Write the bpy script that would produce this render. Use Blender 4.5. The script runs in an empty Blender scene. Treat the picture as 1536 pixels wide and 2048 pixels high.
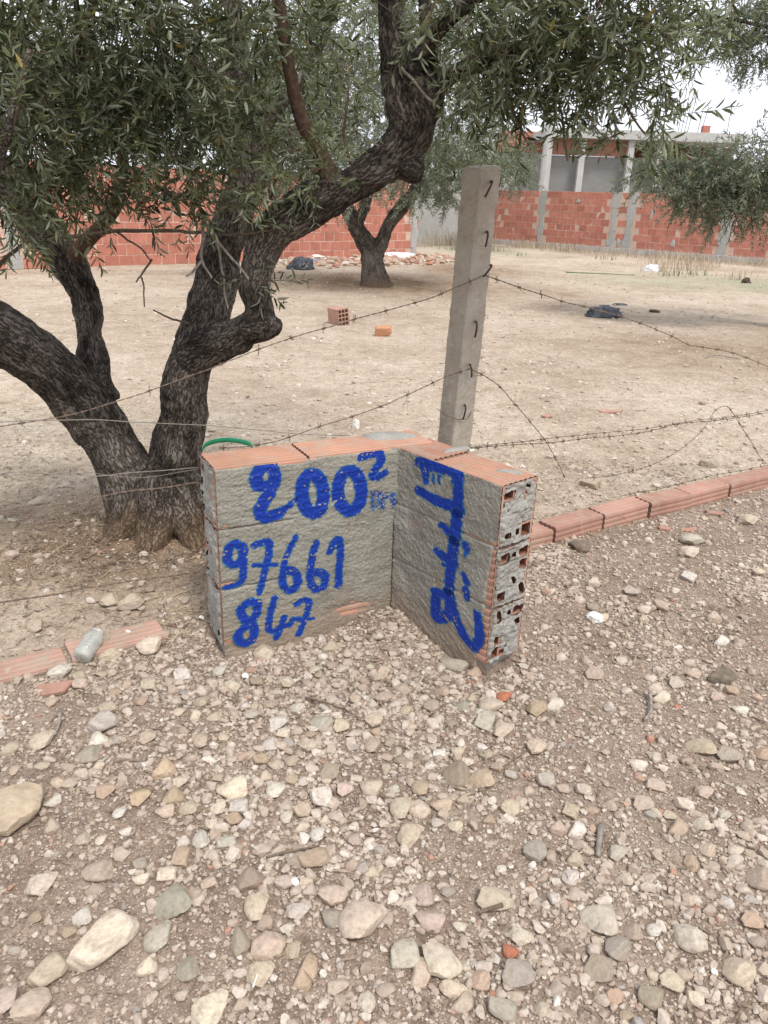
import bpy, math, random
import numpy as np
from mathutils import Vector, Matrix

random.seed(7)
RNG = np.random.default_rng(11)
SC = bpy.context.scene
COL = SC.collection
R = math.radians

# ------------------------------------------------------------------ camera, sky, sun, exposure
CAM_H, PITCH, ROLL, FPX = 1.4, 22.1, 2.0, 1538.0        # FPX: focal length in pixels of the 1536 x 2048 photo
cam = bpy.data.cameras.new('camera')
cam.sensor_fit = 'VERTICAL'
cam.sensor_height = 36.0
cam.lens = 36.0 * FPX / 2048.0
cam.clip_start, cam.clip_end = 0.05, 2000
camo = bpy.data.objects.new('camera', cam)
COL.objects.link(camo)
RC = Matrix.Rotation(R(90 - PITCH), 3, 'X') @ Matrix.Rotation(R(ROLL), 3, 'Z')
camo.matrix_world = Matrix.Translation((0, 0, CAM_H)) @ RC.to_4x4()
SC.camera = camo

SUN_EL, SUN_AZ = R(58), R(150)
world = bpy.data.worlds.new('World')
SC.world = world
world.use_nodes = True
wn = world.node_tree
wn.nodes.clear()
w_out = wn.nodes.new('ShaderNodeOutputWorld')
w_bg = wn.nodes.new('ShaderNodeBackground')
w_sky = wn.nodes.new('ShaderNodeTexSky')
w_sky.sky_type = 'NISHITA'
w_sky.sun_disc = False
w_sky.sun_elevation = SUN_EL
w_sky.sun_rotation = SUN_AZ
w_sky.dust_density = 3.0
w_hsv = wn.nodes.new('ShaderNodeHueSaturation')
w_hsv.inputs['Saturation'].default_value = 0.35
w_mix = wn.nodes.new('ShaderNodeMix')
w_mix.data_type = 'RGBA'
w_mix.inputs[0].default_value = 0.8                      # thin bright overcast over the blue
w_mix.inputs[7].default_value = (8.7, 9.0, 9.9, 1)
wn.links.new(w_sky.outputs[0], w_hsv.inputs['Color'])
wn.links.new(w_hsv.outputs[0], w_mix.inputs[6])
wn.links.new(w_mix.outputs[2], w_bg.inputs['Color'])
w_bg.inputs['Strength'].default_value = 0.08
wn.links.new(w_bg.outputs[0], w_out.inputs['Surface'])

sun = bpy.data.lights.new('sun', 'SUN')
sun.energy = 1.5
sun.angle = R(11)
sun.color = (1.0, 0.95, 0.87)
suno = bpy.data.objects.new('sun', sun)
COL.objects.link(suno)
sd = Vector((math.sin(SUN_AZ) * math.cos(SUN_EL), math.cos(SUN_AZ) * math.cos(SUN_EL), math.sin(SUN_EL)))
suno.rotation_euler = sd.to_track_quat('Z', 'Y').to_euler()

SC.view_settings.view_transform = 'Standard'
SC.view_settings.look = 'None'
SC.view_settings.exposure = 0.95
SC.view_settings.gamma = 1.0
SC.render.engine = 'CYCLES'
SC.cycles.max_bounces = 6
SC.cycles.transparent_max_bounces = 8

# ------------------------------------------------------------------ helpers
RCN = np.array(RC)


def ray(px, py):
    return RCN @ np.array([(px - 768) / FPX, -(py - 1024) / FPX, -1.0])


def U(px, py, z=0.0):                                   # point of the level z seen at that spot of the photo
    d = ray(px, py)
    t = (z - CAM_H) / d[2]
    return np.array([0, 0, CAM_H]) + d * t


def UY(px, py, Y):                                      # point at distance Y in front of the camera
    d = ray(px, py)
    return np.array([0, 0, CAM_H]) + d * (Y / d[1])


def UPL(px, py, p0, n):                                 # point on a plane
    d = ray(px, py)
    c = np.array([0, 0, CAM_H])
    return c + d * (np.dot(np.asarray(p0) - c, n) / np.dot(d, n))


def depth(p):
    q = RCN.T @ (np.asarray(p) - np.array([0, 0, CAM_H]))
    return -q[2]


def proj(P):
    q = (np.asarray(P) - np.array([0, 0, CAM_H])) @ RCN
    d = np.maximum(-q[:, 2], 1e-3)
    return 768 + FPX * q[:, 0] / d, 1024 - FPX * q[:, 1] / d, -q[:, 2]


def tag(o, label=None, cat=None, group=None, kind=None):
    if label: o['label'] = label
    if cat: o['category'] = cat
    if group: o['group'] = group
    if kind: o['kind'] = kind
    return o


def empty(name, loc=(0, 0, 0)):
    o = bpy.data.objects.new(name, None)
    o.location = Vector(loc)
    o.empty_display_size = 0.1
    COL.objects.link(o)
    return o


def np_mesh(name, V, F, smooth=False):
    V = np.ascontiguousarray(V, dtype=np.float32)
    me = bpy.data.meshes.new(name)
    if isinstance(F, np.ndarray):
        n, k = F.shape
        me.vertices.add(len(V)); me.vertices.foreach_set('co', V.ravel())
        me.loops.add(n * k); me.loops.foreach_set('vertex_index', F.astype(np.int32).ravel())
        me.polygons.add(n)
        me.polygons.foreach_set('loop_start', np.arange(0, n * k, k, dtype=np.int32))
        me.polygons.foreach_set('loop_total', np.full(n, k, dtype=np.int32))
        me.update(calc_edges=True)
    else:
        me.from_pydata([tuple(map(float, v)) for v in V], [], [tuple(map(int, f)) for f in F])
    me.validate()
    if smooth:
        me.polygons.foreach_set('use_smooth', np.ones(len(me.polygons), dtype=bool))
    return me


def crisp(me, deg):
    me.set_sharp_from_angle(angle=R(deg))
    return me


def attr(me, name, vals):
    vals = np.asarray(vals, dtype=np.float32)
    if vals.ndim == 1:
        a = me.attributes.new(name, 'FLOAT', 'POINT'); a.data.foreach_set('value', vals)
    elif vals.shape[1] == 3:
        a = me.attributes.new(name, 'FLOAT_VECTOR', 'POINT'); a.data.foreach_set('vector', vals.ravel())


def link(name, me, mat=None, parent=None, loc=None):
    o = bpy.data.objects.new(name, me)
    COL.objects.link(o)
    if mat and not me.materials: me.materials.append(mat)
    if parent: o.parent = parent
    if loc is not None: o.location = Vector(loc)
    return o


class MB:
    """collects simple shapes into one mesh"""
    def __init__(s): s.v, s.f, s.n = [], [], 0

    def add(s, V, F):
        V = np.asarray(V, float)
        s.v.append(V)
        s.f += [tuple(i + s.n for i in f) for f in F]
        s.n += len(V)

    def box(s, c, size, ax=None, bev=0.0):
        h = np.array(size) / 2
        A = np.eye(3) if ax is None else np.asarray(ax)
        if bev <= 0:
            V = np.array([[x, y, z] for z in (-1, 1) for y in (-1, 1) for x in (-1, 1)]) * h
            F = [(0, 2, 3, 1), (4, 5, 7, 6), (0, 1, 5, 4), (2, 6, 7, 3), (0, 4, 6, 2), (1, 3, 7, 5)]
        else:
            V, F = bevel_box(size, bev)
        s.add(V @ A + np.asarray(c), F)

    def tube(s, P, r, n=6, cap=True):
        V, F = tube_mesh(P, r, n, cap)
        s.add(V, F)

    def mesh(s, name, smooth=False):
        return np_mesh(name, np.concatenate(s.v), s.f, smooth)


def bevel_box(size, b):
    h = np.array(size) / 2
    V, idx = [], {}
    for sx in (-1, 1):
        for sy in (-1, 1):
            for sz in (-1, 1):
                for a in range(3):
                    p = np.array([sx, sy, sz]) * (h - b)
                    p[a] += (sx, sy, sz)[a] * b
                    idx[(sx, sy, sz, a)] = len(V)
                    V.append(p)
    F = []
    for a in range(3):
        u, w = [(1, 2), (2, 0), (0, 1)][a]
        for sg in (-1, 1):
            f = []
            for (p, q) in [(-1, -1), (1, -1), (1, 1), (-1, 1)]:
                k = [0, 0, 0]; k[a] = sg; k[u] = p; k[w] = q
                f.append(idx[(*k, a)])
            F.append(tuple(f if sg > 0 else f[::-1]))
    for a in range(3):
        u, w = [(1, 2), (2, 0), (0, 1)][a]
        for p in (-1, 1):
            for q in (-1, 1):
                k0 = [0, 0, 0]; k0[a] = -1; k0[u] = p; k0[w] = q
                k1 = list(k0); k1[a] = 1
                f = (idx[(*k0, u)], idx[(*k1, u)], idx[(*k1, w)], idx[(*k0, w)])
                F.append(f if p * q < 0 else f[::-1])
    for sx in (-1, 1):
        for sy in (-1, 1):
            for sz in (-1, 1):
                f = tuple(idx[(sx, sy, sz, a)] for a in range(3))
                F.append(f if sx * sy * sz > 0 else f[::-1])
    return np.array(V), F


def tube_mesh(P, r, n=6, cap=True):
    P = np.asarray(P, float)
    m = len(P)
    r = np.full(m, r) if np.isscalar(r) else np.asarray(r, float)
    T = np.gradient(P, axis=0)
    T /= np.linalg.norm(T, axis=1, keepdims=True) + 1e-12
    up = np.array([0, 0, 1.0]) if abs(T[0][2]) < 0.9 else np.array([1.0, 0, 0])
    a = np.cross(T[0], up); a /= np.linalg.norm(a)
    V = []
    for i in range(m):
        a = a - T[i] * np.dot(a, T[i]); a /= np.linalg.norm(a) + 1e-12
        b = np.cross(T[i], a)
        for k in range(n):
            t = 2 * math.pi * k / n
            V.append(P[i] + r[i] * (a * math.cos(t) + b * math.sin(t)))
    F = [(i * n + k, i * n + (k + 1) % n, (i + 1) * n + (k + 1) % n, (i + 1) * n + k) for i in range(m - 1) for k in range(n)]
    if cap:
        F.append(tuple(range(n))[::-1]); F.append(tuple((m - 1) * n + k for k in range(n)))
    return np.array(V), F


def spline(P, k=6):
    """Catmull-Rom through rows of P (any width)"""
    P = np.asarray(P, float)
    Q = np.vstack([2 * P[0] - P[1], P, 2 * P[-1] - P[-2]])
    out = []
    for i in range(1, len(Q) - 2):
        for t in np.linspace(0, 1, k, endpoint=False):
            a, b, c, d = Q[i - 1], Q[i], Q[i + 1], Q[i + 2]
            out.append(0.5 * (2 * b + (c - a) * t + (2 * a - 5 * b + 4 * c - d) * t * t + (3 * b - a - 3 * c + d) * t ** 3))
    out.append(P[-1])
    return np.array(out)


def _h(x, y, z, s):
    h = (x.astype(np.int64) * 374761393 + y.astype(np.int64) * 668265263 + z.astype(np.int64) * 2147483647 + s * 974711) & 0xffffffff
    h = ((h ^ (h >> 13)) * 1274126177) & 0xffffffff
    h = ((h ^ (h >> 16)) * 2246822519) & 0xffffffff
    return ((h ^ (h >> 15)) & 0xffffff) / float(0xffffff)


def vnoise(P, s=0):
    P = np.asarray(P, float)
    I = np.floor(P).astype(np.int64); f = P - I
    f = f * f * (3 - 2 * f)
    x, y, z = I[:, 0], I[:, 1], I[:, 2]
    r = 0
    for dx in (0, 1):
        wx = f[:, 0] if dx else 1 - f[:, 0]
        for dy in (0, 1):
            wy = f[:, 1] if dy else 1 - f[:, 1]
            for dz in (0, 1):
                wz = f[:, 2] if dz else 1 - f[:, 2]
                r = r + wx * wy * wz * _h(x + dx, y + dy, z + dz, s)
    return r * 2 - 1


def fbm(P, o=4, s=0, g=0.5):
    P = np.asarray(P, float)
    r, a, t = 0, 1.0, 0
    for i in range(o):
        r = r + a * vnoise(P * 2 ** i + 13.7 * i, s + i); t += a; a *= g
    return r / t


def n2(x, y, sc, o=3, s=0):
    x = np.asarray(x, float); y = np.asarray(y, float)
    return fbm(np.stack([x * sc, y * sc, np.full_like(x, 0.37)], -1).reshape(-1, 3), o, s).reshape(x.shape)


def sst(a, b, x):
    t = np.clip((x - a) / (b - a), 0, 1)
    return t * t * (3 - 2 * t)


# ------------------------------------------------------------------ materials
class NT:
    def __init__(s, name, rough=0.9, spec=0.2):
        s.m = bpy.data.materials.new(name)
        s.m.use_nodes = True
        s.t = s.m.node_tree
        s.b = s.t.nodes['Principled BSDF']
        s.b.inputs['Roughness'].default_value = rough
        s.b.inputs['Specular IOR Level'].default_value = spec
        s.out = s.t.nodes['Material Output']

    def n(s, typ, **kw):
        o = s.t.nodes.new(typ)
        for k, v in kw.items(): setattr(o, k, v)
        return o

    def l(s, a, b): s.t.links.new(a, b)

    def co(s, kind='Object'):
        if kind in ('Object', 'Generated'):
            return s.n('ShaderNodeTexCoord').outputs[kind]
        if kind == 'World':
            return s.n('ShaderNodeNewGeometry').outputs['Position']
        return s.n('ShaderNodeAttribute', attribute_name=kind).outputs['Vector']

    def noise(s, co, scale, detail=4, rough=0.55, stretch=None):
        if stretch:
            mp = s.n('ShaderNodeMapping'); mp.inputs['Scale'].default_value = stretch
            s.l(co, mp.inputs[0]); co = mp.outputs[0]
        t = s.n('ShaderNodeTexNoise'); s.l(co, t.inputs['Vector'])
        t.inputs['Scale'].default_value = scale; t.inputs['Detail'].default_value = detail
        t.inputs['Roughness'].default_value = rough
        return t.outputs['Fac']

    def voro(s, co, scale, feature='F1', out='Distance'):
        t = s.n('ShaderNodeTexVoronoi'); t.feature = feature
        s.l(co, t.inputs['Vector']); t.inputs['Scale'].default_value = scale
        return t.outputs[out]

    def ramp(s, fac, stops):
        r = s.n('ShaderNodeValToRGB')
        e = r.color_ramp.elements
        while len(e) < len(stops): e.new(0.5)
        for k, (p, c) in enumerate(stops):
            e[k].position = p
            e[k].color = (c, c, c, 1) if np.isscalar(c) else (*c, 1)
        s.l(fac, r.inputs[0])
        return r.outputs[0]

    def mix(s, fac, a, b, mode='MIX'):
        m = s.n('ShaderNodeMix'); m.data_type = 'RGBA'; m.blend_type = mode
        for v, i in ((fac, 0), (a, 6), (b, 7)):
            if hasattr(v, 'is_output'): s.l(v, m.inputs[i])
            elif i == 0: m.inputs[0].default_value = v
            else: m.inputs[i].default_value = (*v, 1)
        return m.outputs[2]

    def math(s, op, a, b=0.0):
        m = s.n('ShaderNodeMath', operation=op)
        for v, i in ((a, 0), (b, 1)):
            if hasattr(v, 'is_output'): s.l(v, m.inputs[i])
            else: m.inputs[i].default_value = v
        return m.outputs[0]

    def color(s, c):
        if hasattr(c, 'is_output'): s.l(c, s.b.inputs['Base Color'])
        else: s.b.inputs['Base Color'].default_value = (*c, 1)

    def bump(s, h, strength=0.4, dist=0.01):
        b = s.n('ShaderNodeBump'); b.inputs['Strength'].default_value = strength; b.inputs['Distance'].default_value = dist
        s.l(h, b.inputs['Height']); s.l(b.outputs[0], s.b.inputs['Normal'])


def m_soil():
    t = NT('soil', 1.0, 0.05)
    P = t.co('World')
    big = t.noise(P, 0.55, 4, 0.6)
    mid = t.noise(P, 3.5, 6, 0.65)
    grain = t.noise(P, 160, 3, 0.7)
    track = t.n('ShaderNodeAttribute', attribute_name='track').outputs['Fac']     # 1: gravel track, 0: orchard
    brown = t.n('ShaderNodeAttribute', attribute_name='brown').outputs['Fac']     # dug-over brown earth
    green = t.n('ShaderNodeAttribute', attribute_name='green').outputs['Fac']
    orchard = t.ramp(t.math('ADD', t.math('MULTIPLY', big, .55), t.math('MULTIPLY', mid, .45)),
                     [(.32, (.29, .218, .162)), (.44, (.41, .328, .25)), (.55, (.505, .42, .332)), (.70, (.59, .515, .425))])
    gravel = t.ramp(t.math('ADD', t.math('MULTIPLY', big, .35), t.math('MULTIPLY', mid, .65)),
                    [(.30, (.20, .146, .110)), (.5, (.29, .220, .172)), (.7, (.385, .308, .25))])
    earth = t.ramp(mid, [(.3, (.15, .092, .052)), (.7, (.29, .19, .115))])
    c = t.mix(track, orchard, gravel)
    c = t.mix(brown, c, earth)
    c = t.mix(green, c, (.27, .30, .19))
    g = t.ramp(grain, [(.3, .62), (.5, 1.0), (.72, 1.30)])
    c = t.mix(1.0, c, g, 'MULTIPLY')
    cl1 = t.noise(P, 13, 6, .75)
    cl2 = t.noise(P, 42, 4, .7)
    c = t.mix(1.0, c, t.ramp(cl1, [(.30, .66), (.48, .96), (.56, 1.02), (.72, 1.22)]), 'MULTIPLY')     # clods and scuffs
    c = t.mix(1.0, c, t.ramp(cl2, [(.30, .70), (.5, 1.0), (.70, 1.18)]), 'MULTIPLY')
    c = t.mix(t.ramp(t.noise(P, 30, 4, .7, stretch=(.35, 1.6, 1)), [(.60, 0.0), (.70, .55)]), c, t.mix(track, (.60, .50, .36), (.40, .32, .24)))   # chaff
    # pale grit
    v = t.voro(P, 230)
    vc = t.voro(P, 230, out='Color')
    sep = t.n('ShaderNodeSeparateColor'); t.l(vc, sep.inputs[0])
    pick = t.math('MULTIPLY', t.math('GREATER_THAN', sep.outputs[0], .80), t.math('LESS_THAN', v, .34))
    c = t.mix(pick, c, (.50, .43, .34))
    v2 = t.voro(P, 75)
    sep2 = t.n('ShaderNodeSeparateColor'); t.l(t.voro(P, 75, out='Color'), sep2.inputs[0])
    pick2 = t.math('MULTIPLY', t.math('GREATER_THAN', sep2.outputs[0], .82), t.math('LESS_THAN', v2, .30))
    c = t.mix(pick2, c, t.mix(sep2.outputs[1], (.44, .36, .27), (.15, .10, .07)))
    t.color(c)
    h = t.math('ADD', t.math('ADD', mid, t.math('MULTIPLY', cl1, .8)), t.math('ADD', t.math('MULTIPLY', cl2, .5), t.math('MULTIPLY', grain, .3)))
    t.bump(h, .8, .02)
    return t.m


def m_stone():
    t = NT('limestone', .88, .2)
    P = t.co('Object')
    base = t.n('ShaderNodeObjectInfo').outputs['Color']
    a = t.noise(P, 2.6, 6, .65)
    b = t.noise(P, 26, 5, .7)
    c = t.mix(1.0, base, t.ramp(a, [(.28, (.70, .66, .60)), (.5, (1, .98, .95)), (.72, (1.14, 1.12, 1.08))]), 'MULTIPLY')
    c = t.mix(1.0, c, t.ramp(b, [(.28, .87), (.55, 1.02), (.8, 1.09)]), 'MULTIPLY')
    dirt = t.ramp(t.noise(P, 1.9, 6, .7), [(.47, 0.0), (.68, .72)])
    c = t.mix(dirt, c, (.31, .235, .18))
    t.color(c)
    t.bump(t.math('ADD', a, t.math('MULTIPLY', b, .5)), .45, .02)
    return t.m


def m_gravel():
    t = NT('gravel', .95, .12)
    tone = t.n('ShaderNodeAttribute', attribute_name='tone').outputs['Fac']
    dust = t.n('ShaderNodeAttribute', attribute_name='dust').outputs['Fac']
    P = t.co('World')
    c = t.ramp(tone, [(0, (.20, .185, .17)), (.10, (.33, .305, .275)), (.22, (.33, .255, .20)), (.40, (.40, .325, .26)), (.60, (.475, .40, .325)),
                      (.80, (.545, .475, .40)), (.93, (.61, .56, .495)), (.985, (.44, .30, .22)), (1.0, (.38, .16, .10))])
    n = t.noise(P, 130, 4, .7)
    c = t.mix(1.0, c, t.ramp(n, [(.28, .70), (.5, 1.0), (.75, 1.18)]), 'MULTIPLY')
    c = t.mix(t.math('MULTIPLY', dust, t.ramp(t.noise(P, 60, 3), [(.4, .35), (.6, .95)])), c, (.335, .26, .205))
    t.color(c)
    t.bump(n, .35, .004)
    return t.m


def m_bark():
    t = NT('olive_bark', .95, .1)
    B = t.co('bark_co')
    P = t.co('World')
    n1 = t.noise(B, 26, 8, .68)
    n3 = t.noise(P, 11, 5, .65)
    n4 = t.noise(P, 2.6, 4, .6)
    n5 = t.noise(P, 120, 4, .7)
    rz = t.noise(B, 85, 5, .65)
    cr = t.ramp(t.math('ABSOLUTE', t.math('SUBTRACT', rz, .5)), [(0.0, 0.0), (.055, 1.0)])
    c = t.ramp(n1, [(.30, (.042, .036, .031)), (.48, (.112, .094, .079)), (.68, (.25, .218, .188))])
    c = t.mix(t.ramp(n3, [(.53, 0.0), (.64, .75)]), c, (.036, .031, .026))        # black lichen crust
    c = t.mix(t.ramp(n4, [(.50, 0.0), (.66, .60)]), c, (.31, .272, .23))          # weathered grey patches
    c = t.mix(1.0, c, t.mix(cr, (.50, .48, .46), (1.05, 1.05, 1.05)), 'MULTIPLY')
    c = t.mix(1.0, c, t.ramp(n5, [(.3, .65), (.6, 1.12)]), 'MULTIPLY')
    c = t.mix(t.n('ShaderNodeAttribute', attribute_name='soil').outputs['Fac'], c, (.21, .145, .095))
    t.color(c)
    h = t.math('ADD', t.math('MULTIPLY', cr, .6), n1)
    t.bump(h, .9, .018)
    return t.m


def m_twig(name='twig_bark', col=(.15, .115, .085)):
    t = NT(name, .9, .1)
    n = t.noise(t.co('World'), 60, 4, .6)
    t.color(t.mix(1.0, col, t.ramp(n, [(.3, .6), (.7, 1.4)]), 'MULTIPLY'))
    t.bump(n, .4, .003)
    return t.m


def m_leaf(name, dark, mid, light, back, transl=.25):
    t = NT(name, .55, .25)
    tone = t.n('ShaderNodeAttribute', attribute_name='tone').outputs['Fac']
    c = t.ramp(tone, [(0, dark), (.45, mid), (.80, light), (.93, light), (.955, (.30, .26, .085)), (1.0, (.34, .24, .09))])
    geo = t.n('ShaderNodeNewGeometry')
    c2 = t.mix(geo.outputs['Backfacing'], c, t.mix(.6, c, back))
    t.color(c2)
    tr = t.n('ShaderNodeBsdfTranslucent'); t.l(t.mix(1.0, c2, (1.0, 1.15, .55), 'MULTIPLY'), tr.inputs[0])
    ms = t.n('ShaderNodeMixShader'); ms.inputs[0].default_value = transl
    t.l(t.b.outputs[0], ms.inputs[1]); t.l(tr.outputs[0], ms.inputs[2])
    t.l(ms.outputs[0], t.out.inputs['Surface'])
    return t.m


def m_clay(name, base, var=.22, dusty=.25, rnd=True, grime=(.42, .36, .30)):
    t = NT(name, .9, .12)
    P = t.co('World')
    a = t.noise(P, 7, 5, .6)
    b = t.noise(P, 90, 3, .6)
    c = t.mix(1.0, base, t.ramp(a, [(.3, 1 - var), (.7, 1 + var)]), 'MULTIPLY')
    if rnd:
        r = t.n('ShaderNodeObjectInfo').outputs['Random']
        c = t.mix(1.0, c, t.ramp(r, [(0, (.87, .85, .85)), (.5, (1, 1, 1)), (1, (1.10, 1.13, 1.14))]), 'MULTIPLY')
    c = t.mix(t.ramp(t.noise(P, 16, 6, .7), [(.48, 0.0), (.75, dusty * 2.2)]), c, grime)
    t.color(c)
    t.bump(b, .3, .003)
    return t.m


def m_cement(name, base=(.33, .315, .28), sc=1.0, bump=.5, stain=(.22, .19, .15), pale=(.44, .42, .38), soil=False):
    t = NT(name, .95, .1)
    P = t.co('World')
    a = t.noise(P, 5 * sc, 6, .65)
    b = t.noise(P, 120 * sc, 4, .7)
    c = t.mix(t.ramp(a, [(.38, 0.0), (.68, .8)]), base, pale)
    c = t.mix(t.ramp(t.noise(P, 9 * sc, 6, .7), [(.55, 0.0), (.75, .7)]), c, stain)
    c = t.mix(1.0, c, t.ramp(b, [(.28, .72), (.5, 1.0), (.75, 1.2)]), 'MULTIPLY')
    if soil:                                             # splashed earth, trowel sweeps
        sw = t.noise(P, 7, 5, .7, stretch=(1, 1, 5.5))
        c = t.mix(1.0, c, t.ramp(sw, [(.32, .76), (.5, 1.0), (.66, 1.18)]), 'MULTIPLY')
        c = t.mix(t.ramp(t.noise(P, 3.2, 5, .7), [(.50, 0.0), (.68, .45)]), c, (.27, .235, .175))
        c = t.mix(t.n('ShaderNodeAttribute', attribute_name='dirt').outputs['Fac'], c, (.27, .205, .155))
        b = t.math('ADD', b, t.math('MULTIPLY', t.noise(P, 330, 3, .7), .6))
    t.color(c)
    t.bump(b, bump, .004)
    return t.m


def m_plain(name, col, rough=.8, spec=.2, var=.25, sc=25, metal=0.0):
    t = NT(name, rough, spec)
    n = t.noise(t.co('World'), sc, 5, .6)
    t.color(t.mix(1.0, col, t.ramp(n, [(.3, 1 - var), (.7, 1 + var)]), 'MULTIPLY'))
    t.b.inputs['Metallic'].default_value = metal
    t.bump(n, .25, .004)
    return t.m


def m_paint():
    t = NT('blue_paint', .6, .3)
    a = t.n('ShaderNodeAttribute', attribute_name='core').outputs['Fac']
    P = t.co('World')
    n = t.noise(P, 260, 3, .7)
    n2_ = t.noise(P, 55, 4, .6, stretch=(1, 1, 2.2))
    c = t.ramp(t.math('ADD', a, t.math('MULTIPLY', t.math('SUBTRACT', n2_, .5), .7)),
               [(.0, (.11, .21, .25)), (.28, (.025, .13, .28)), (.58, (.006, .050, .27)), (1.0, (.004, .032, .29))])
    c = t.mix(1.0, c, t.ramp(n, [(.3, .6), (.6, 1.15)]), 'MULTIPLY')
    t.color(c)
    t.bump(n, .5, .003)
    return t.m


M = {}
M['soil'] = m_soil()
M['stone'] = m_stone()
M['gravel'] = m_gravel()
M['bark'] = m_bark()
M['twig'] = m_twig()
M['deadtwig'] = m_twig('dead_twig', (.26, .23, .20))
M['limb'] = m_twig('smooth_limb_bark', (.115, .075, .055))
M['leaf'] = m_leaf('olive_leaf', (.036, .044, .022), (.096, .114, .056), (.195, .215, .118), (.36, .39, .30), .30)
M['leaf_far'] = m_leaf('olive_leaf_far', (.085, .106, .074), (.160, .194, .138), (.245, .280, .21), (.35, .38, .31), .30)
M['clay_sign'] = m_clay('sign_clay', (.43, .235, .165), .14, .36, True, (.37, .33, .28))
M['clay_dusty'] = m_clay('dusty_border_clay', (.40, .25, .195), .16, .85, True, (.38, .30, .24))
M['clay_dull'] = m_clay('dull_clay', (.33, .165, .12), .12, .2, True)
M['clay_row'] = m_clay('border_clay', (.38, .215, .165), .16, .46, True, (.36, .285, .225))
M['clay_wall'] = m_clay('wall_clay', (.45, .185, .135), .14, .03, True, (.40, .27, .21))
M['clay_shade'] = m_clay('shaded_clay', (.21, .085, .055), .1, .05, False)  # darkened clay, shade of hollow places painted into its colour
M['plaster'] = m_cement('cement_plaster', (.245, .232, .195), 1.0, .7, (.175, .158, .122), (.32, .308, .27), True)
M['mortar'] = m_cement('cement_mortar', (.29, .28, .25), 1.4, .5, (.21, .19, .155), (.385, .375, .345))
M['joint'] = m_plain('wall_joint_mortar', (.54, .40, .32), 1, .1)
M['concrete'] = m_cement('post_concrete', (.40, .35, .28), 1.7, .8, (.25, .205, .155), (.50, .46, .39))
M['grey_render'] = m_cement('grey_render', (.36, .36, .345), .25, .2, (.28, .28, .265), (.44, .44, .42))
M['pale_conc'] = m_cement('pale_concrete', (.40, .40, .385), .3, .2, (.30, .29, .275), (.48, .48, .465))
M['dark_render'] = m_cement('dark_render', (.215, .215, .21), .2, .2, (.16, .16, .155), (.27, .27, .265))
M['rust'] = m_plain('rusty_iron', (.080, .052, .038), .8, .3, .4, 80)
M['wire'] = m_plain('rusty_wire', (.15, .108, .08), .7, .3, .35, 60)
M['wire_grey'] = m_plain('grey_wire', (.22, .195, .165), .6, .4, .25, 60)
M['paint'] = m_paint()
M['black_plastic'] = m_plain('black_plastic', (.045, .05, .062), .32, .5, .3, 30)
M['white_plastic'] = m_plain('white_plastic', (.70, .70, .70), .5, .4, .1, 20)
M['blue_plastic'] = m_plain('blue_plastic', (.09, .24, .48), .5, .4, .15, 20)
M['green_plastic'] = m_plain('green_plastic', (.06, .50, .25), .5, .4, .15, 20)
M['straw'] = m_plain('straw', (.42, .34, .22), .9, .1, .35, 7)
M['litter'] = m_plain('dry_leaf', (.22, .17, .125), .9, .1, .65, 40)
M['weed'] = m_plain('dry_weed', (.42, .345, .25), .9, .1, .35, 3)
M['green_weed'] = m_plain('green_weed', (.16, .20, .11), .9, .1, .35, 3)
M['shell'] = m_plain('snail_shell', (.72, .69, .63), .5, .3, .12, 50)
M['rubble'] = m_clay('rubble', (.40, .22, .17), .3, .35, True)

# ------------------------------------------------------------------ layout of the place
KP = np.array([0.283, 2.90, 0.0])                        # brick border row passes here
KD = np.array([0.8405, 0.5417, 0.0]); KD /= np.linalg.norm(KD)
KN = np.array([-KD[1], KD[0], 0.0])                      # towards the orchard
FL, IN_, FR = np.array([-.512, 2.175, 0]), np.array([.042, 2.470, 0]), np.array([.349, 2.122, 0])
TREE = np.array([-.93, 2.98, 0.0])


def track_fac(x, y):
    d = (np.asarray(x) - KP[0]) * KN[0] + (np.asarray(y) - KP[1]) * KN[1]
    return 1 - sst(-.10, .16, d + .10 * n2(x, y, 2.3, 3, 5))


def ground_z(x, y):
    x = np.asarray(x, float); y = np.asarray(y, float)
    near = 1 - sst(6, 14, np.hypot(x, y))
    z = .022 * n2(x, y, 1.3, 3, 1) + .010 * n2(x, y, 6, 3, 2) * near + .004 * n2(x, y, 28, 2, 3) * near
    z = z * (1 - .85 * np.exp(-(((x + .05) / .75) ** 2 + ((y - 2.25) / .40) ** 2) ** 2))
    z = z + .10 * np.exp(-((x - TREE[0]) ** 2 + (y - TREE[1]) ** 2) / .55 ** 2)
    z = z - .034 * np.exp(-(((x + .08) / .66) ** 2 + ((y - 2.16) / .27) ** 2) ** 2)
    z = z + .055 * np.exp(-((x - .02) ** 2 + (y - 2.36) ** 2) / .15 ** 2)
    z = z + .10 * np.exp(-((x + .25) ** 2 / 1.3 ** 2 + (y - 14.2) ** 2 / 1.2 ** 2))
    z = z + .12 * np.exp(-((x - 1.6) ** 2 / 1.0 ** 2 + (y - 17.5) ** 2 / 1.3 ** 2))
    return z


def axis(lo, hi, d0, d1, step, grow):
    a = list(np.arange(d0, d1 + 1e-6, step))
    s = step
    while a[-1] < hi: s *= grow; a.append(a[-1] + s)
    s = step
    b = [d0]
    while b[-1] > lo: s *= grow; b.append(b[-1] - s)
    return np.array(b[:0:-1] + a)


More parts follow.
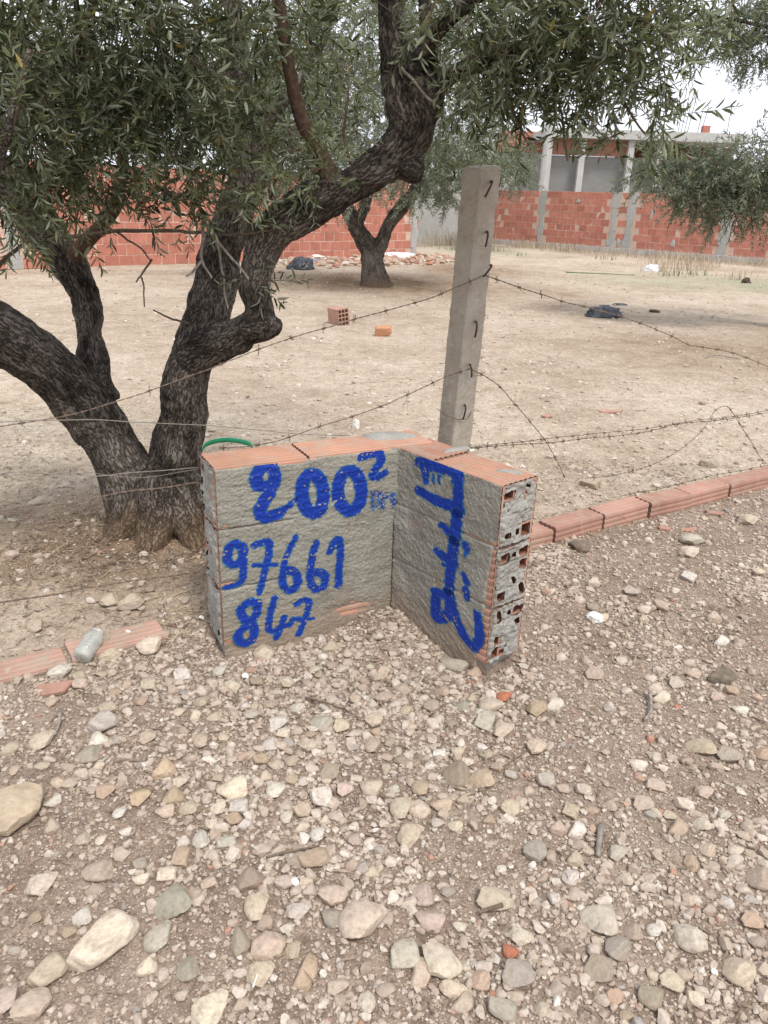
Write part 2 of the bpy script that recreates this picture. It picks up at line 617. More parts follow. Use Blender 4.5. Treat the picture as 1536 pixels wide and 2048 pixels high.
xs = axis(-400, 400, -2.3, 2.6, .022, 1.12)
ys = axis(-60, 600, .6, 4.6, .022, 1.055)
X, Y = np.meshgrid(xs, ys)
Z = ground_z(X.ravel(), Y.ravel()).reshape(X.shape)
nx, ny = len(xs), len(ys)
I = np.arange(nx * ny).reshape(ny, nx)
F = np.stack([I[:-1, :-1], I[:-1, 1:], I[1:, 1:], I[1:, :-1]], -1).reshape(-1, 4)
gm = np_mesh('ground', np.stack([X, Y, Z], -1).reshape(-1, 3), F, True)
xr, yr = X.ravel(), Y.ravel()
attr(gm, 'track', track_fac(xr, yr))
br = .95 * np.exp(-(((xr - TREE[0]) / .95) ** 2 + ((yr - TREE[1]) / .55) ** 2) ** 1.5)
br = np.maximum(br, .8 * np.exp(-(((xr + .1) / 2.3) ** 2 + ((yr - 14.2) / 2.0) ** 2) ** 1.5))
br = np.maximum(br, .75 * np.exp(-(((xr - 1.7) / 1.3) ** 2 + ((yr - 17.6) / 2.0) ** 2) ** 1.5))
br = np.maximum(br, .55 * np.exp(-(((xr - 4.2) / 2.3) ** 2 + ((yr - 8.2) / 1.5) ** 2) ** 1.5))
br = np.maximum(br, .45 * np.exp(-(((xr + 2.5) / 1.2) ** 2 + ((yr - 2.5) / .8) ** 2) ** 1.5))
attr(gm, 'brown', np.clip(br * (1 + .7 * n2(xr, yr, 2.0, 4, 8)), 0, 1))
gr = .8 * np.exp(-(((xr - 8.5) / 4.5) ** 2 + ((yr - 16.8) / 2.0) ** 2) ** 1.5) + .6 * np.exp(-(((xr - 2.6) / 2.0) ** 2 + ((yr - 26) / 2.0) ** 2))
attr(gm, 'green', np.clip(gr * (.7 + 1.2 * n2(xr, yr, 1.1, 4, 9)), 0, .8))
tag(link('ground', gm, M['soil']), 'dusty stony orchard ground and gravel track', None, None, 'structure')

# ------------------------------------------------------------------ brick walls, built brick by brick
LB, HB, TB, JB = .30, .195, .15, .012


def brick_wall(name, label, P0, P1, courses, mat, in_view, piers, z0=0.0, skip=None, height_top=None):
    P0, P1 = np.array([*P0, 0.0]), np.array([*P1, 0.0])
    L = np.linalg.norm(P1 - P0)
    d = (P1 - P0) / L
    nrm = np.array([d[1], -d[0], 0.0])                   # faces the camera
    root = empty(name, (P0 + P1) / 2)
    off = np.array(root.location)
    A = np.stack([d, nrm, [0, 0, 1.0]])
    H = courses * (HB + JB)
    core = MB()
    core.box((P0 + P1) / 2 - nrm * (TB / 2 - .010) + np.array([0, 0, z0 + H / 2 - .004]) - off, (L, TB - .03, H - .012), A)
    link('mortar_core', core.mesh('mortar_core'), M['joint'], root)
    V, Fb = bevel_box((LB, TB, HB), .004)
    bm = np_mesh('wall_brick', V @ A, Fb); bm.materials.append(mat)
    V, Fb = bevel_box((LB * .48, TB, HB), .004)
    bmh = np_mesh('wall_half_brick', V @ A, Fb); bmh.materials.append(mat)
    cells = []
    for c in range(courses):
        s = -(LB + JB) * (.5 if c % 2 else 0) + random.uniform(0, .02)
        while s < L:
            s0, s1 = s, s + LB
            s += LB + JB + random.uniform(-.002, .003)
            if s1 < .02 or s0 > L - .02: continue
            half = False
            if s0 < 0: half = True; mid = s1 - LB * .24
            elif s1 > L: half = True; mid = s0 + LB * .24
            else: mid = (s0 + s1) / 2
            if any(a - .10 < mid < b + .10 for (a, b) in piers): continue
            p = P0 + d * mid - nrm * (TB / 2 + random.uniform(-.004, .005)) + np.array([0, 0, z0 + c * (HB + JB) + HB / 2 + random.uniform(-.003, .003)])
            cells.append((p, half))
    Q = np.array([c[0] for c in cells])
    px, py, dz = proj(Q)
    score = np.array([in_view(a, b, z) for a, b, z in zip(px, py, dz)])
    order = np.argsort(-score)
    keep = set(order[:300].tolist())
    rest = MB()
    for i, (p, half) in enumerate(cells):
        if i in keep and score[i] > -50:
            o = link('brick', bmh if half else bm, None, root, p - off)
            o.rotation_euler = (random.uniform(-.008, .008), random.uniform(-.006, .006), random.uniform(-.012, .012))
        else:
            rest.box(p - off, (LB * .48 if half else LB, TB, HB), A)
    if rest.n:
        o = link('brick', rest.mesh('brick_rest'), mat, root); o['kind'] = 'stuff'
    for (a, b) in piers:
        q = MB()
        n = 8
        for k in range(n):                               # poured unevenly between the bricks
            zz0, zz1 = H * k / n, H * (k + 1) / n
            w = (b - a) + random.uniform(-.07, .07)
            c = P0 + d * ((a + b) / 2 + random.uniform(-.03, .03)) - nrm * (TB / 2 - .012 + random.uniform(-.003, .004))
            q.box(c - off + np.array([0, 0, z0 + (zz0 + zz1) / 2]), (w, TB + .01, zz1 - zz0 + .001 * k), A)
        link('pier', q.mesh('pier'), M['grey_render'], root)
    # splashes of grey cement on the face
    sp = MB()
    for k in range(int(L * .35)):
        s = random.uniform(.3, L - .3); z = random.uniform(.2, H - .1)
        n = 9; w, h = random.uniform(.04, .13), random.uniform(.05, .16)
        c = P0 + d * s + nrm * .009 + np.array([0, 0, z0 + z]) - off
        ring = [c + d * w * math.cos(2 * math.pi * j / n) * random.uniform(.6, 1.2) + np.array([0, 0, 1]) * h * math.sin(2 * math.pi * j / n) * random.uniform(.6, 1.2) for j in range(n)]
        top = [(r - c) * .6 + c + nrm * .012 for r in ring]
        sp.add(ring + top + [c + nrm * .014], [(j, (j + 1) % n, n + (j + 1) % n, n + j) for j in range(n)] + [(n + j, n + (j + 1) % n, 2 * n) for j in range(n)])
    if sp.n: link('cement_splash', sp.mesh('cement_splash'), M['grey_render'], root)
    tag(root, label, 'wall')
    return root, P0, d, nrm, H


LW0, LW1 = np.array([-11.5, 10.2]), np.array([.62, 22.05])
ld = (LW1 - LW0) / np.linalg.norm(LW1 - LW0)
sP = lambda x: (x - LW0[0]) / ld[0]
brick_wall('brick_wall', 'orange hollow brick wall running behind the olive trees on the left', LW0, LW1, 9, M['clay_wall'],
           lambda x, y, z: (-100 if not (-30 < x < 880) else y), [(sP(-6.98), sP(-6.98) + .22), (sP(.62) - .20, sP(.62))])
RW0, RW1 = np.array([2.75, 31.25]), np.array([13.5, 21.1])
rd = (RW1 - RW0) / np.linalg.norm(RW1 - RW0)
rS = lambda px, py: (UPL(px, py, (*RW0, 0), np.array([rd[1], -rd[0], 0]))[0] - RW0[0]) / rd[0]
brick_wall('brick_wall', 'orange hollow brick wall with grey piers across the back right', RW0, RW1, 9, M['clay_wall'],
           lambda x, y, z: (-100 if not (960 < x < 1570) else x * .02), [(rS(1077, 450), rS(1077, 450) + .20), (rS(1220, 450), rS(1220, 450) + .22), (rS(1252, 450), rS(1252, 450) + .24), (rS(1440, 470), rS(1440, 470) + .26)])
rm = (RW0 + RW1) / 2
b = MB()
rn = np.array([rd[1], -rd[0], 0])
b.box(np.array([*rm, .02]) + rn * .05, (np.linalg.norm(RW1 - RW0), .22, .30), np.stack([[*rd, 0], rn, [0, 0, 1.0]]))
fo = link('footing', b.mesh('footing'), M['pale_conc'])
fo.parent = [o for o in bpy.data.objects if o.name.startswith('brick_wall') and o.type == 'EMPTY'][1]
fo.matrix_parent_inverse = Matrix.Translation(-fo.parent.location)

b = MB()
g0, g1 = np.array([-.6, 27.6, 0]), np.array([3.6, 31.6, 0])
gd = (g1 - g0) / np.linalg.norm(g1 - g0)
gA = np.stack([gd, [gd[1], -gd[0], 0], [0, 0, 1.0]])
b.box((g0 + g1) / 2 + np.array([0, 0, 1.1]), (np.linalg.norm(g1 - g0), .2, 2.2), gA)
b.box((g0 + g1) / 2 + np.array([0, 0, 2.24]), (np.linalg.norm(g1 - g0) + .1, .28, .08), gA)
tag(link('rendered_wall', b.mesh('rendered_wall'), M['grey_render']), 'plain grey rendered wall between the two orange brick walls', 'wall')

# ------------------------------------------------------------------ unfinished house beyond the right wall
HY = 40.0
house = empty('unfinished_house', (9.5, HY, 0))
ho = np.array(house.location)


def hbox(name, x0, x1, y0, y1, z0, z1, mat, parent=house):
    q = MB(); q.box(np.array([(x0 + x1) / 2, (y0 + y1) / 2, (z0 + z1) / 2]) - ho, (x1 - x0, y1 - y0, z1 - z0), bev=.01)
    return link(name, q.mesh(name), mat, parent)


hx = lambda px, py=300: UY(px, py, HY)[0]
hz = lambda px, py: UY(px, py, HY)[2]
ztop, zsl = hz(1280, 262), hz(1280, 281)
hbox('roof_slab', hx(1086), hx(1490), HY - .3, HY + 8, zsl, ztop, M['pale_conc'])
hbox('wall', hx(1090), hx(1510), HY + .5, HY + .7, 0, zsl - .72, M['dark_render'])
o = hbox('wall', hx(1100), hx(1262), HY + .4, HY + .6, zsl - .70, zsl - .003, M['clay_dull']); o['label'] = 'orange brick infill under the roof slab'
hbox('wall', hx(1262), hx(1510), HY + 2.6, HY + 2.8, zsl - .70, zsl - .003, M['clay_shade'])  # recess under the slab, darkened in the wall colour
for px in (1098, 1165, 1262, 1322, 1440):
    hbox('column', hx(px) - .14, hx(px) + .14, HY - .1, HY + .2, 0, zsl - .002, M['pale_conc'])
hbox('column', hx(1404), hx(1418), HY + .3, HY + .6, ztop, ztop + .35, M['clay_wall'])['label'] = 'short orange brick stub on the roof'
for px, y1, ln in [(1205, 225, 0), (1210, 230, .05), (1318, 230, 0), (1324, 235, .1), (1331, 228, 0), (1364, 172, .25), (1371, 168, .3), (1378, 175, .35), (1385, 172, .4), (1403, 212, .2), (1412, 206, .35), (1461, 207, 0), (1300, 235, 0)]:
    x = hx(px)
    rb = MB()
    rb.tube([(x - ho[0] - ln * .3, .8, ztop - .1), (x - ho[0] + ln * .2, .8, hz(px, y1))], .014, 4)
    link('reinforcing_bar', rb.mesh('reinforcing_bar'), M['rust'], house)
tag(house, 'unfinished concrete and brick house with bare rebar on its flat roof', 'house')

house2 = empty('brick_outbuilding', (6.2, 43.5, 0))
ho = np.array(house2.location)
zz1, zz0 = UY(1040, 262, 43.5)[2], UY(1040, 303, 43.5)[2]
hbox('wall', UY(1000, 300, 43.5)[0], UY(1092, 300, 43.5)[0], 43.5, 46, zz0, zz1, M['clay_wall'], house2)
hbox('wall', UY(1000, 300, 43.5)[0], UY(1096, 300, 43.5)[0], 43.6, 46.2, 0, zz0 - .003, M['pale_conc'], house2)
tag(house2, 'low outbuilding with an orange brick upper band left of the concrete pole', 'house')

pole = empty('utility_pole', tuple(UY(1083, 400, 34.0)))
pole.location.z = 0
q = MB()
q.tube([(0, 0, -.3), (0, 0, 8.2)], [.19, .12], 8)
link('shaft', q.mesh('shaft'), M['pale_conc'], pole)
q = MB(); q.box((0, 0, 7.8), (1.3, .1, .1), bev=.01); link('crossarm', q.mesh('crossarm'), M['rust'], pole)
tag(pole, 'tall pale concrete utility pole standing behind the right brick wall', 'pole')

# ------------------------------------------------------------------ brick border row on the ground
def hollow_brick(L, W, H, ncol, nrow, rib=.0022, wall=.009, deep=.28, nsub=4):
    """clay block: extruded shell with fine ribs along its length, open cells at both ends. x along L, y across, z up from 0"""
    cw, ch = (W - wall * (ncol + 1)) / ncol, (H - wall * (nrow + 1)) / nrow
    ys_, zs_ = [0.0], [0.0]
    for k in range(ncol): ys_ += [wall * (k + 1) + cw * k, wall * (k + 1) + cw * (k + 1)]
    ys_.append(W)
    for k in range(nrow): zs_ += [wall * (k + 1) + ch * k, wall * (k + 1) + ch * (k + 1)]
    zs_.append(H)
    m = MB()
    for xe, sg in ((-L / 2, -1), (L / 2, 1)):
        V = [[xe, y - W / 2, z] for z in zs_ for y in ys_]
        n = len(ys_)
        F_ = []
        for j in range(len(zs_) - 1):
            for i in range(n - 1):
                if i % 2 == 1 and j % 2 == 1: continue
                f = (j * n + i, j * n + i + 1, (j + 1) * n + i + 1, (j + 1) * n + i)
                F_.append(f if sg > 0 else f[::-1])
        m.add(V, F_)
        for c in range(ncol):
            for r in range(nrow):
                y0, y1 = ys_[1 + 2 * c] - W / 2, ys_[2 + 2 * c] - W / 2
                z0, z1 = zs_[1 + 2 * r], zs_[2 + 2 * r]
                xi = xe - sg * min(deep, L / 2 - .002)
                V = [[xe, y0, z0], [xe, y1, z0], [xe, y1, z1], [xe, y0, z1], [xi, y0, z0], [xi, y1, z0], [xi, y1, z1], [xi, y0, z1]]
                F_ = [(0, 1, 5, 4), (1, 2, 6, 5), (2, 3, 7, 6), (3, 0, 4, 7), (4, 5, 6, 7)]
                if sg > 0: F_ = [f[::-1] for f in F_]
                m.add(V, F_)
    m.inner = True
    # ribbed outline
    def side(a, b_, nrib):
        a, b_ = np.array(a), np.array(b_)
        t = b_ - a; Ln = np.linalg.norm(t); t /= Ln
        nn = np.array([t[1], -t[0]])
        pts = [a]
        for k in range(nrib):
            u0 = Ln * (k + .12) / nrib; u1 = Ln * (k + .30) / nrib; u2 = Ln * (k + .70) / nrib; u3 = Ln * (k + .88) / nrib
            pts += [a + t * u0, a + t * u1 + nn * rib, a + t * u2 + nn * rib, a + t * u3]
        return pts
    e = .0012
    c0 = [(-W / 2 - e, -e), (W / 2 + e, -e), (W / 2 + e, H + e), (-W / 2 - e, H + e)]
    nw, nh = max(3, int(round(W / .024))), max(3, int(round(H / .024)))
    out = side(c0[0], c0[1], nw) + side(c0[1], c0[2], nh) + side(c0[2], c0[3], nw) + side(c0[3], c0[0], nh)
    n = len(out)
    V = [[-L / 2, p[0], p[1]] for p in out] + [[L / 2, p[0], p[1]] for p in out]
    m.add(V, [(i, n + i, n + (i + 1) % n, (i + 1) % n)[::-1] for i in range(n)])
    return m


kb = hollow_brick(.30, .105, .145, 2, 3).mesh('border_brick'); kb.materials.append(M['clay_row']); kbd = kb.copy(); kbd.materials[0] = M['clay_dusty']
kang = math.atan2(KD[1], KD[0])
kerb = [(-1.50, .022, 'flush pale border brick at the left edge of the picture'), (-1.185, .028, 'low dusty border brick just left of the glass bottle'),
        (-.872, .036, 'half buried border brick nearest the left end of the painted sign'),
        (.335, .060, 'border brick touching the right end of the painted sign, mostly hidden'), (.648, .074, 'border brick with a broken corner notch, second in the row right of the sign'),
        (.962, .076, 'border brick with a small pebble on top, third in the row right of the sign'), (1.276, .076, 'smooth border brick fourth in the row right of the sign'),
        (1.590, .074, 'long border brick fifth in the row right of the sign'), (1.904, .072, 'border brick sixth in the row right of the sign'), (2.218, .070, 'border brick at the far right end of the brick row')]
u_of = lambda px, py, z: float(np.dot(U(px, py, z) - KP, KD))
uL = u_of(122, 1280, .05)
starts = [uL - .312 * 2 + .15, uL - .155, uL + .158]
uR = u_of(1190, 1029, .06)
starts += [uR - .155 - .312, uR - .155, uR + .158, uR + .158 + .314, uR + .158 + .628, uR + .158 + .942, uR + .158 + 1.256]
starts[0] = uL - .155 - .313
for k, ((_, h, lab), s) in enumerate(zip(kerb, starts)):
    p = KP + KD * s + KN * (.012 * math.sin(3.1 * k))
    if k < 3: p = p + KN * 0.02
    gz = float(ground_z(p[0], p[1]))
    o = link('border_brick', kb, None, None, (p[0], p[1], gz + h - .145 - (.018 if k < 3 else 0)))
    o.rotation_euler = (random.uniform(-.03, .03), random.uniform(-.02, .02), kang + random.uniform(-.025, .025))
    tag(o, lab, 'brick', 'clay bricks laid as a border row')
    if k < 3: o.data = kbd

# ------------------------------------------------------------------ painted sign: two wings of plastered brickwork
SH = .195 * 3 + .012 * 2 + .012                            # visible height
sign = empty('painted_sign', tuple(IN_))
so = np.array([IN_[0], IN_[1], 0.0])
TH = .158
wings = {}
for nm, a, b_ in (('left', FL, IN_), ('right', IN_, FR)):
    d = (b_ - a); L = np.linalg.norm(d); d = d / L
    nf = np.array([d[1], -d[0], 0.0])                    # towards the reader
    wings[nm] = (a, d, nf, L)
Z0 = -.05                                                # first course starts a little below the gravel
COURSE = [.026, .233, .440]
SB = {}


def shade_cells(me, L, W, H):
    me.materials.append(M['clay_shade'])                 # same clay darkened inside the cells, their shade put into the colour
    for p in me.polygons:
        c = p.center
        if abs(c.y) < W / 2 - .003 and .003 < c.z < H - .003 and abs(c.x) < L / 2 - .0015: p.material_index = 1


def sign_brick(L):
    k = round(L, 3)
    if k not in SB:
        SB[k] = hollow_brick(L, TH, .195, 3, 4, rib=.0028, wall=.009, deep=.30).mesh('sign_brick')
        SB[k].materials.append(M['clay_sign']); shade_cells(SB[k], L, TH, .195)
    return SB[k]


for nm, layout in (('left', [[(0, .30), (.312, .45)], [(0, .15), (.162, .47), (.474, .76)], [(0, .30), (.3035, .76)]]),
                   ('right', [[(-.02, .17), (.182, None)], [(-.02, .30), (.312, None)], [(-.02, .17), (.182, None)]])):
    a, d, nf, L = wings[nm]
    for r, row in enumerate(layout):
        if nm == 'left' and r == 0: row = [(0, .30), (.312, .76)]
        for (s0, s1) in row:
            s1 = L if s1 is None else s1
            s0 += .003; s1 -= .003
            if s0 < .01: s0 -= .004 if nm == 'left' else 0
            p = a + d * (s0 + s1) / 2 - nf * (TH / 2) + np.array([0, 0, COURSE[r]]) - so
            p[2] += (0.0 if nm == 'left' else -.0045)
            o = link('brick', sign_brick(s1 - s0), None, sign, p)
            o.rotation_euler = (0, 0, math.atan2(d[1], d[0]) + random.uniform(-.004, .004))
# mortar inside the bed joints
for nm in ('left', 'right'):
    a, d, nf, L = wings[nm]
    q = MB()
    A = np.stack([d, nf, [0, 0, 1.0]])
    for z in (.227, .434):
        ext = .12 if nm == 'left' else 0
        c = a + d * (L + ext) / 2 - nf * (TH / 2) + np.array([0, 0, z + (0 if nm == 'left' else -.0045)]) - so
        q.box(c, (L + ext - .014, TH - .012, .0165), A)
    c = a + d * (L + ext) / 2 - nf * (TH / 2) + np.array([0, 0, -.063 + (0 if nm == 'left' else -.0045)]) - so
    q.box(c - d * .012, (L + ext - .034, TH - .012, .17), A)
    link('bed_joint', q.mesh('bed_joint'), M['mortar'], sign)

TOPZ = COURSE[2] + .195
# painted writing, traced as strokes on the two plastered faces
def z5(pts): return [(x / 3.657 + 380, y / 3.657 + 860) for x, y in pts]
def z6(pts): return [(x / 4.097 + 760, y / 4.097 + 860) for x, y in pts]


def ell(cx, cy, rx, ry, tilt=0, n=20):
    o_ = []
    for k in range(n + 1):
        t = 2 * math.pi * k / n
        x, y = rx * math.cos(t), ry * math.sin(t)
        o_.append((cx + x * math.cos(tilt) - y * math.sin(tilt), cy + x * math.sin(tilt) + y * math.cos(tilt)))
    return o_


GL = [  # (name, wing, [(points, r0, r1)], cover)
    ('painted_digit', 'left', [([(578, 412), (505, 405), (483, 345), (520, 278), (595, 275), (618, 350), (588, 440), (538, 525), (505, 595), (555, 640), (640, 610)], 40, 40), ([(640, 610), (700, 570), (762, 512)], 38, 14)], 1),
    ('painted_digit', 'left', [(ell(895, 465, 78, 145, -.08), 40, 40)], 1),
    ('painted_digit', 'left', [(ell(1165, 445, 86, 146, -.05), 40, 40)], 1),
    ('painted_digit', 'left', [([(1250, 200), (1300, 175), (1345, 172)], 26, 30), ([(1345, 172), (1385, 175), (1392, 235), (1345, 300), (1330, 340), (1372, 345), (1425, 308)], 31, 22)], .92),
    ('painted_letter', 'left', [([(1345, 560), (1342, 450)], 24, 24), ([(1345, 455), (1405, 470), (1402, 560)], 24, 24), ([(1410, 475), (1475, 480), (1490, 550)], 24, 22)], .68),
    ('painted_digit', 'left', [([(378, 855), (330, 828), (285, 860), (275, 955), (330, 985), (385, 935), (382, 850)], 27, 27), ([(385, 935), (388, 1040), (372, 1105), (300, 1140), (258, 1150)], 27, 17)], 1),
    ('painted_digit', 'left', [([(475, 838), (525, 822), (575, 822), (572, 920), (540, 1040), (508, 1185)], 26, 20), ([(462, 990), (625, 982)], 16, 16)], 1),
    ('painted_digit', 'left', [([(772, 780), (725, 870), (690, 970), (675, 1080), (692, 1155), (740, 1172), (785, 1110), (768, 1045), (712, 1020)], 18, 30)], 1),
    ('painted_digit', 'left', [([(922, 820), (898, 900), (882, 1000), (880, 1110), (920, 1165), (978, 1140), (985, 1075), (940, 1040), (892, 1050)], 22, 29)], .92),
    ('painted_digit', 'left', [([(1018, 890), (1048, 825), (1085, 800), (1098, 900), (1088, 1020), (1085, 1135)], 22, 25)], 1),
    ('painted_digit', 'left', [([(492, 1262), (425, 1258), (368, 1320), (400, 1385), (458, 1430), (470, 1500), (420, 1558), (358, 1540), (362, 1478), (430, 1420), (482, 1345), (492, 1262)], 27, 27)], 1),
    ('painted_digit', 'left', [([(615, 1230), (590, 1320), (572, 1440), (605, 1475), (660, 1440), (732, 1420)], 22, 20), ([(688, 1368), (660, 1450), (630, 1520)], 22, 20)], 1),
    ('painted_digit', 'left', [([(775, 1272), (820, 1242), (866, 1252), (855, 1330), (820, 1430), (790, 1492)], 20, 20), ([(745, 1385), (900, 1378)], 17, 12)], .95),
    ('painted_letter', 'right', [([(345, 275), (450, 295), (560, 322), (640, 350)], 45, 38), ([(645, 350), (648, 480), (640, 600), (636, 680)], 32, 34), ([(372, 330), (380, 425)], 26, 16), ([(440, 370), (442, 432)], 8, 6), ([(488, 370), (484, 455)], 11, 5), ([(600, 380), (596, 440)], 14, 6), ([(325, 495), (430, 560), (540, 605), (640, 645)], 32, 42)], 1),
    ('painted_letter', 'right', [([(636, 680), (625, 800), (612, 900)], 32, 34), ([(518, 788), (565, 830), (620, 862)], 26, 38)], 1),
    ('painted_letter', 'right', [([(612, 900), (600, 1000), (590, 1100), (575, 1200), (568, 1325)], 32, 28), ([(470, 990), (530, 1040), (590, 1070)], 24, 42), ([(525, 1100), (575, 1120)], 14, 20)], 1),
    ('painted_dot', 'right', [([(702, 935), (712, 975), (708, 1030)], 22, 8), ([(694, 960), (722, 968)], 16, 14)], 1),
    ('painted_dot', 'right', [([(692, 1180), (702, 1215), (716, 1250)], 18, 20)], 1),
    ('painted_dot', 'right', [([(710, 1300), (712, 1335), (716, 1375)], 21, 19)], .9),
    ('painted_letter', 'right', [([(462, 1330), (560, 1365), (578, 1460), (540, 1532), (462, 1535), (458, 1430), (470, 1330)], 32, 32), ([(568, 1325), (590, 1410), (610, 1490), (650, 1600), (710, 1710), (765, 1780)], 30, 30), ([(765, 1780), (815, 1720), (815, 1620), (800, 1505)], 30, 24)], 1),
]


def seg_dist(P, pts, r0, r1):
    pts = np.array(pts); n = len(pts)
    best = np.full(len(P), 1e9)
    rr = np.linspace(r0, r1, n)
    for i in range(n - 1):
        a, b_ = pts[i], pts[i + 1]
        ab = b_ - a
        t = np.clip(((P - a) @ ab) / (ab @ ab + 1e-12), 0, 1)
        dd = np.linalg.norm(P - (a + t[:, None] * ab), axis=1) - (rr[i] + (rr[i + 1] - rr[i]) * t)
        best = np.minimum(best, dd)
    return best


RES = .0023
for nm in ('left', 'right'):
    a, d, nf, L = wings[nm]
    top = TOPZ - (.007 if nm == 'left' else .004)
    zlo = -.075
    nu, nv = int(L / RES), int((TOPZ - zlo) / RES)
    u = np.linspace(0, L, nu); v = np.linspace(zlo, TOPZ - .002, nv)
    UU, VV = np.meshgrid(u, v)
    uf, vf = UU.ravel(), VV.ravel()
    sd_ = 20 if nm == 'left' else 40
    slope = .0 if nm == 'left' else -.55                 # trowel strokes run downhill on the right wing
    vs = vf - slope * uf
    P3 = lambda a_, b2, s: np.stack([uf * a_, vs * b2, np.full_like(uf, s)], -1)
    t = .0058 + .0030 * fbm(P3(6, 9, 1), 4, sd_)
    t += .0015 * fbm(P3(16, 115, 2), 3, sd_ + 1) * (.4 + 1.2 * sst(-.2, .3, fbm(P3(5, 6, 12), 2, sd_ + 8)))          # combed horizontal strokes
    t += .0019 * fbm(P3(100, 120, 3), 3, sd_ + 2)
    t += .0012 * fbm(P3(230, 260, 6), 1, sd_ + 12)          # sandy lumps
    t += .0022 * np.clip(fbm(P3(20, 44, 4), 4, sd_ + 3), 0, 1) * 1.2
    t_raw = t.copy()
    # bed-joint lines where the coat has cracked or run thin
    for zj, w in ((.227, .0035), (.434, .0035)):
        if nm == 'left':
            along = sst(.28, .12, uf) if zj > .3 else sst(.26, .12, uf) * .7
        else:
            along = .35 + .65 * sst(.18, .42, uf)
        wob = .004 * fbm(np.stack([uf * 22, uf * 0 + zj, uf * 0], -1), 3, 77)
        t -= along * .012 * np.exp(-((vf - zj - .003 - wob) / w) ** 2)
    if nm == 'left':
        t -= .010 * sst(top - .004, top + .008, vf + .010 * fbm(P3(14, 3, 5), 3, 3))
        t -= .012 * np.exp(-(((uf - .03) / .05) ** 2 + ((vf - .243) / .012) ** 2))          # bare clay showing
        t -= .010 * np.exp(-(((uf - .045) / .05) ** 2 + ((vf - .02) / .03) ** 2))
        t -= .009 * np.exp(-(((uf - .46) / .07) ** 2 + ((vf - .06) / .025) ** 2))
        t -= .008 * np.exp(-(((uf - .02) / .012) ** 2 + ((vf - .438) / .02) ** 2))
        t -= .008 * np.exp(-(((uf - .45) / .008) ** 2 + ((vf - .423) / .010) ** 2))
        t -= .009 * np.exp(-(((uf - .445) / .002) ** 2 + ((vf - .368) / .03) ** 2))
        t -= .012 * np.exp(-(((uf - .415) / .022) ** 2 + ((vf - .306 - (uf - .41) * .2) / .003) ** 2))
        t += .012 * sst(L - .05, L, uf) * sst(.36, .42, vf)       # fillet of mortar in the corner
        t -= .016 * sst(L - .014, L - .004, uf) * sst(.46, .42, vf)
    else:
        t -= .011 * sst(top - .002, top + .008, vf + .010 * fbm(P3(14, 3, 5), 3, 3))
        edge = L - .022 - .020 * sst(.25, .05, vf) + .012 * fbm(np.stack([vf * 12, vf * 0, vf * 0], -1), 3, 5)
        t -= .012 * sst(edge - .004, edge + .008, uf) * sst(.58, .40, vf + .06)
        t += .007 * sst(.09, .0, uf) + .004 * fbm(P3(18, 18, 9), 3, 60) * sst(.2, .05, uf)
        t -= .014 * sst(.010, .002, uf) * sst(.46, .42, vf)
        t -= .010 * np.exp(-(((uf - .22) / .006) ** 2 + ((vf - .213) / .010) ** 2))
        t -= .008 * np.exp(-(((uf - .17) / .006) ** 2 + ((vf - .622) / .006) ** 2))
    lean = .0
    # paint also runs over bare clay
    PP = a + np.outer(uf, d) + np.outer(np.maximum(t, .0046) + .0016, nf) + np.outer(vf, [0, 0, 1.0]) - so
    P = a + np.outer(uf, d) + np.outer(t + .0016, nf) + np.outer(vf, [0, 0, 1.0]) - so
    I = np.arange(nu * nv).reshape(nv, nu)
    Fq = np.stack([I[:-1, :-1], I[:-1, 1:], I[1:, 1:], I[1:, :-1]], -1).reshape(-1, 4)
    me = np_mesh('plaster', P, Fq, False)
    attr(me, 'dirt', np.clip(sst(.17, .01, vf + .09 * fbm(P3(9, 14, 8), 4, 91)) * .8, 0, 1))
    po = link('plaster', me, M['plaster'], sign)
    # strokes -> (u, v)
    p0 = a + nf * .006
    rough_n = fbm(P3(70, 130, 7), 3, sd_ + 5)
    speck = _h((uf / RES).astype(np.int64), (vf / RES).astype(np.int64), np.zeros(len(uf), np.int64), 9)
    lowpit = fbm(P3(150, 190, 14), 3, sd_ + 21) + .5 * fbm(P3(10, 150, 15), 2, sd_ + 22)
    lowpit = (lowpit - lowpit.mean()) / lowpit.std()
    for gi, (gname, wing, strokes, cover) in enumerate(GL):
        if wing != nm: continue
        dist = np.full(len(uf), 1e9)
        for pts, r0, r1 in strokes:
            pix = z5(pts) if nm == 'left' else z6(pts)
            zf = 3.657 if nm == 'left' else 4.097
            W = np.array([UPL(x, y, p0, nf) for x, y in pix])
            uv = np.stack([(W - a) @ d, W[:, 2]], -1)
            mpp = depth(W.mean(0)) / FPX
            k = 1.16 if nm == 'left' else 1.30
            cf = .87 if nm == 'left' else .66                # the wing is seen at a slant
            if len(uv) > 3: uv = spline(uv, 4)
            bb0, bb1 = uv.min(0) - .05, uv.max(0) + .05
            mk = (uf > bb0[0]) & (uf < bb1[0]) & (vf > bb0[1]) & (vf < bb1[1])
            dist[mk] = np.minimum(dist[mk], seg_dist(np.stack([uf[mk] * cf, vf[mk]], -1), uv * np.array([cf, 1]), r0 / zf * mpp * k, r1 / zf * mpp * k))
        dn = dist + .0040 * rough_n
        halo = np.where(dn < 0, 1.0, np.exp(-np.maximum(dn, 0) / .0042) * .60)
        halo = np.where(dn > .015, 0, halo)
        on = speck < halo * cover
        on &= ~((lowpit < -1.75) & (speck < .85) & (dn > -.016))
        if cover < .7: on &= rough_n + lowpit * .25 > -.50
        fm = on[Fq].sum(1) >= 3
        Fs = Fq[fm]
        if not len(Fs): continue
        ids, inv = np.unique(Fs, return_inverse=True)
        core = np.clip(.30 - dn[ids] / .010, 0, 1) * (.6 if cover < .7 else 1)
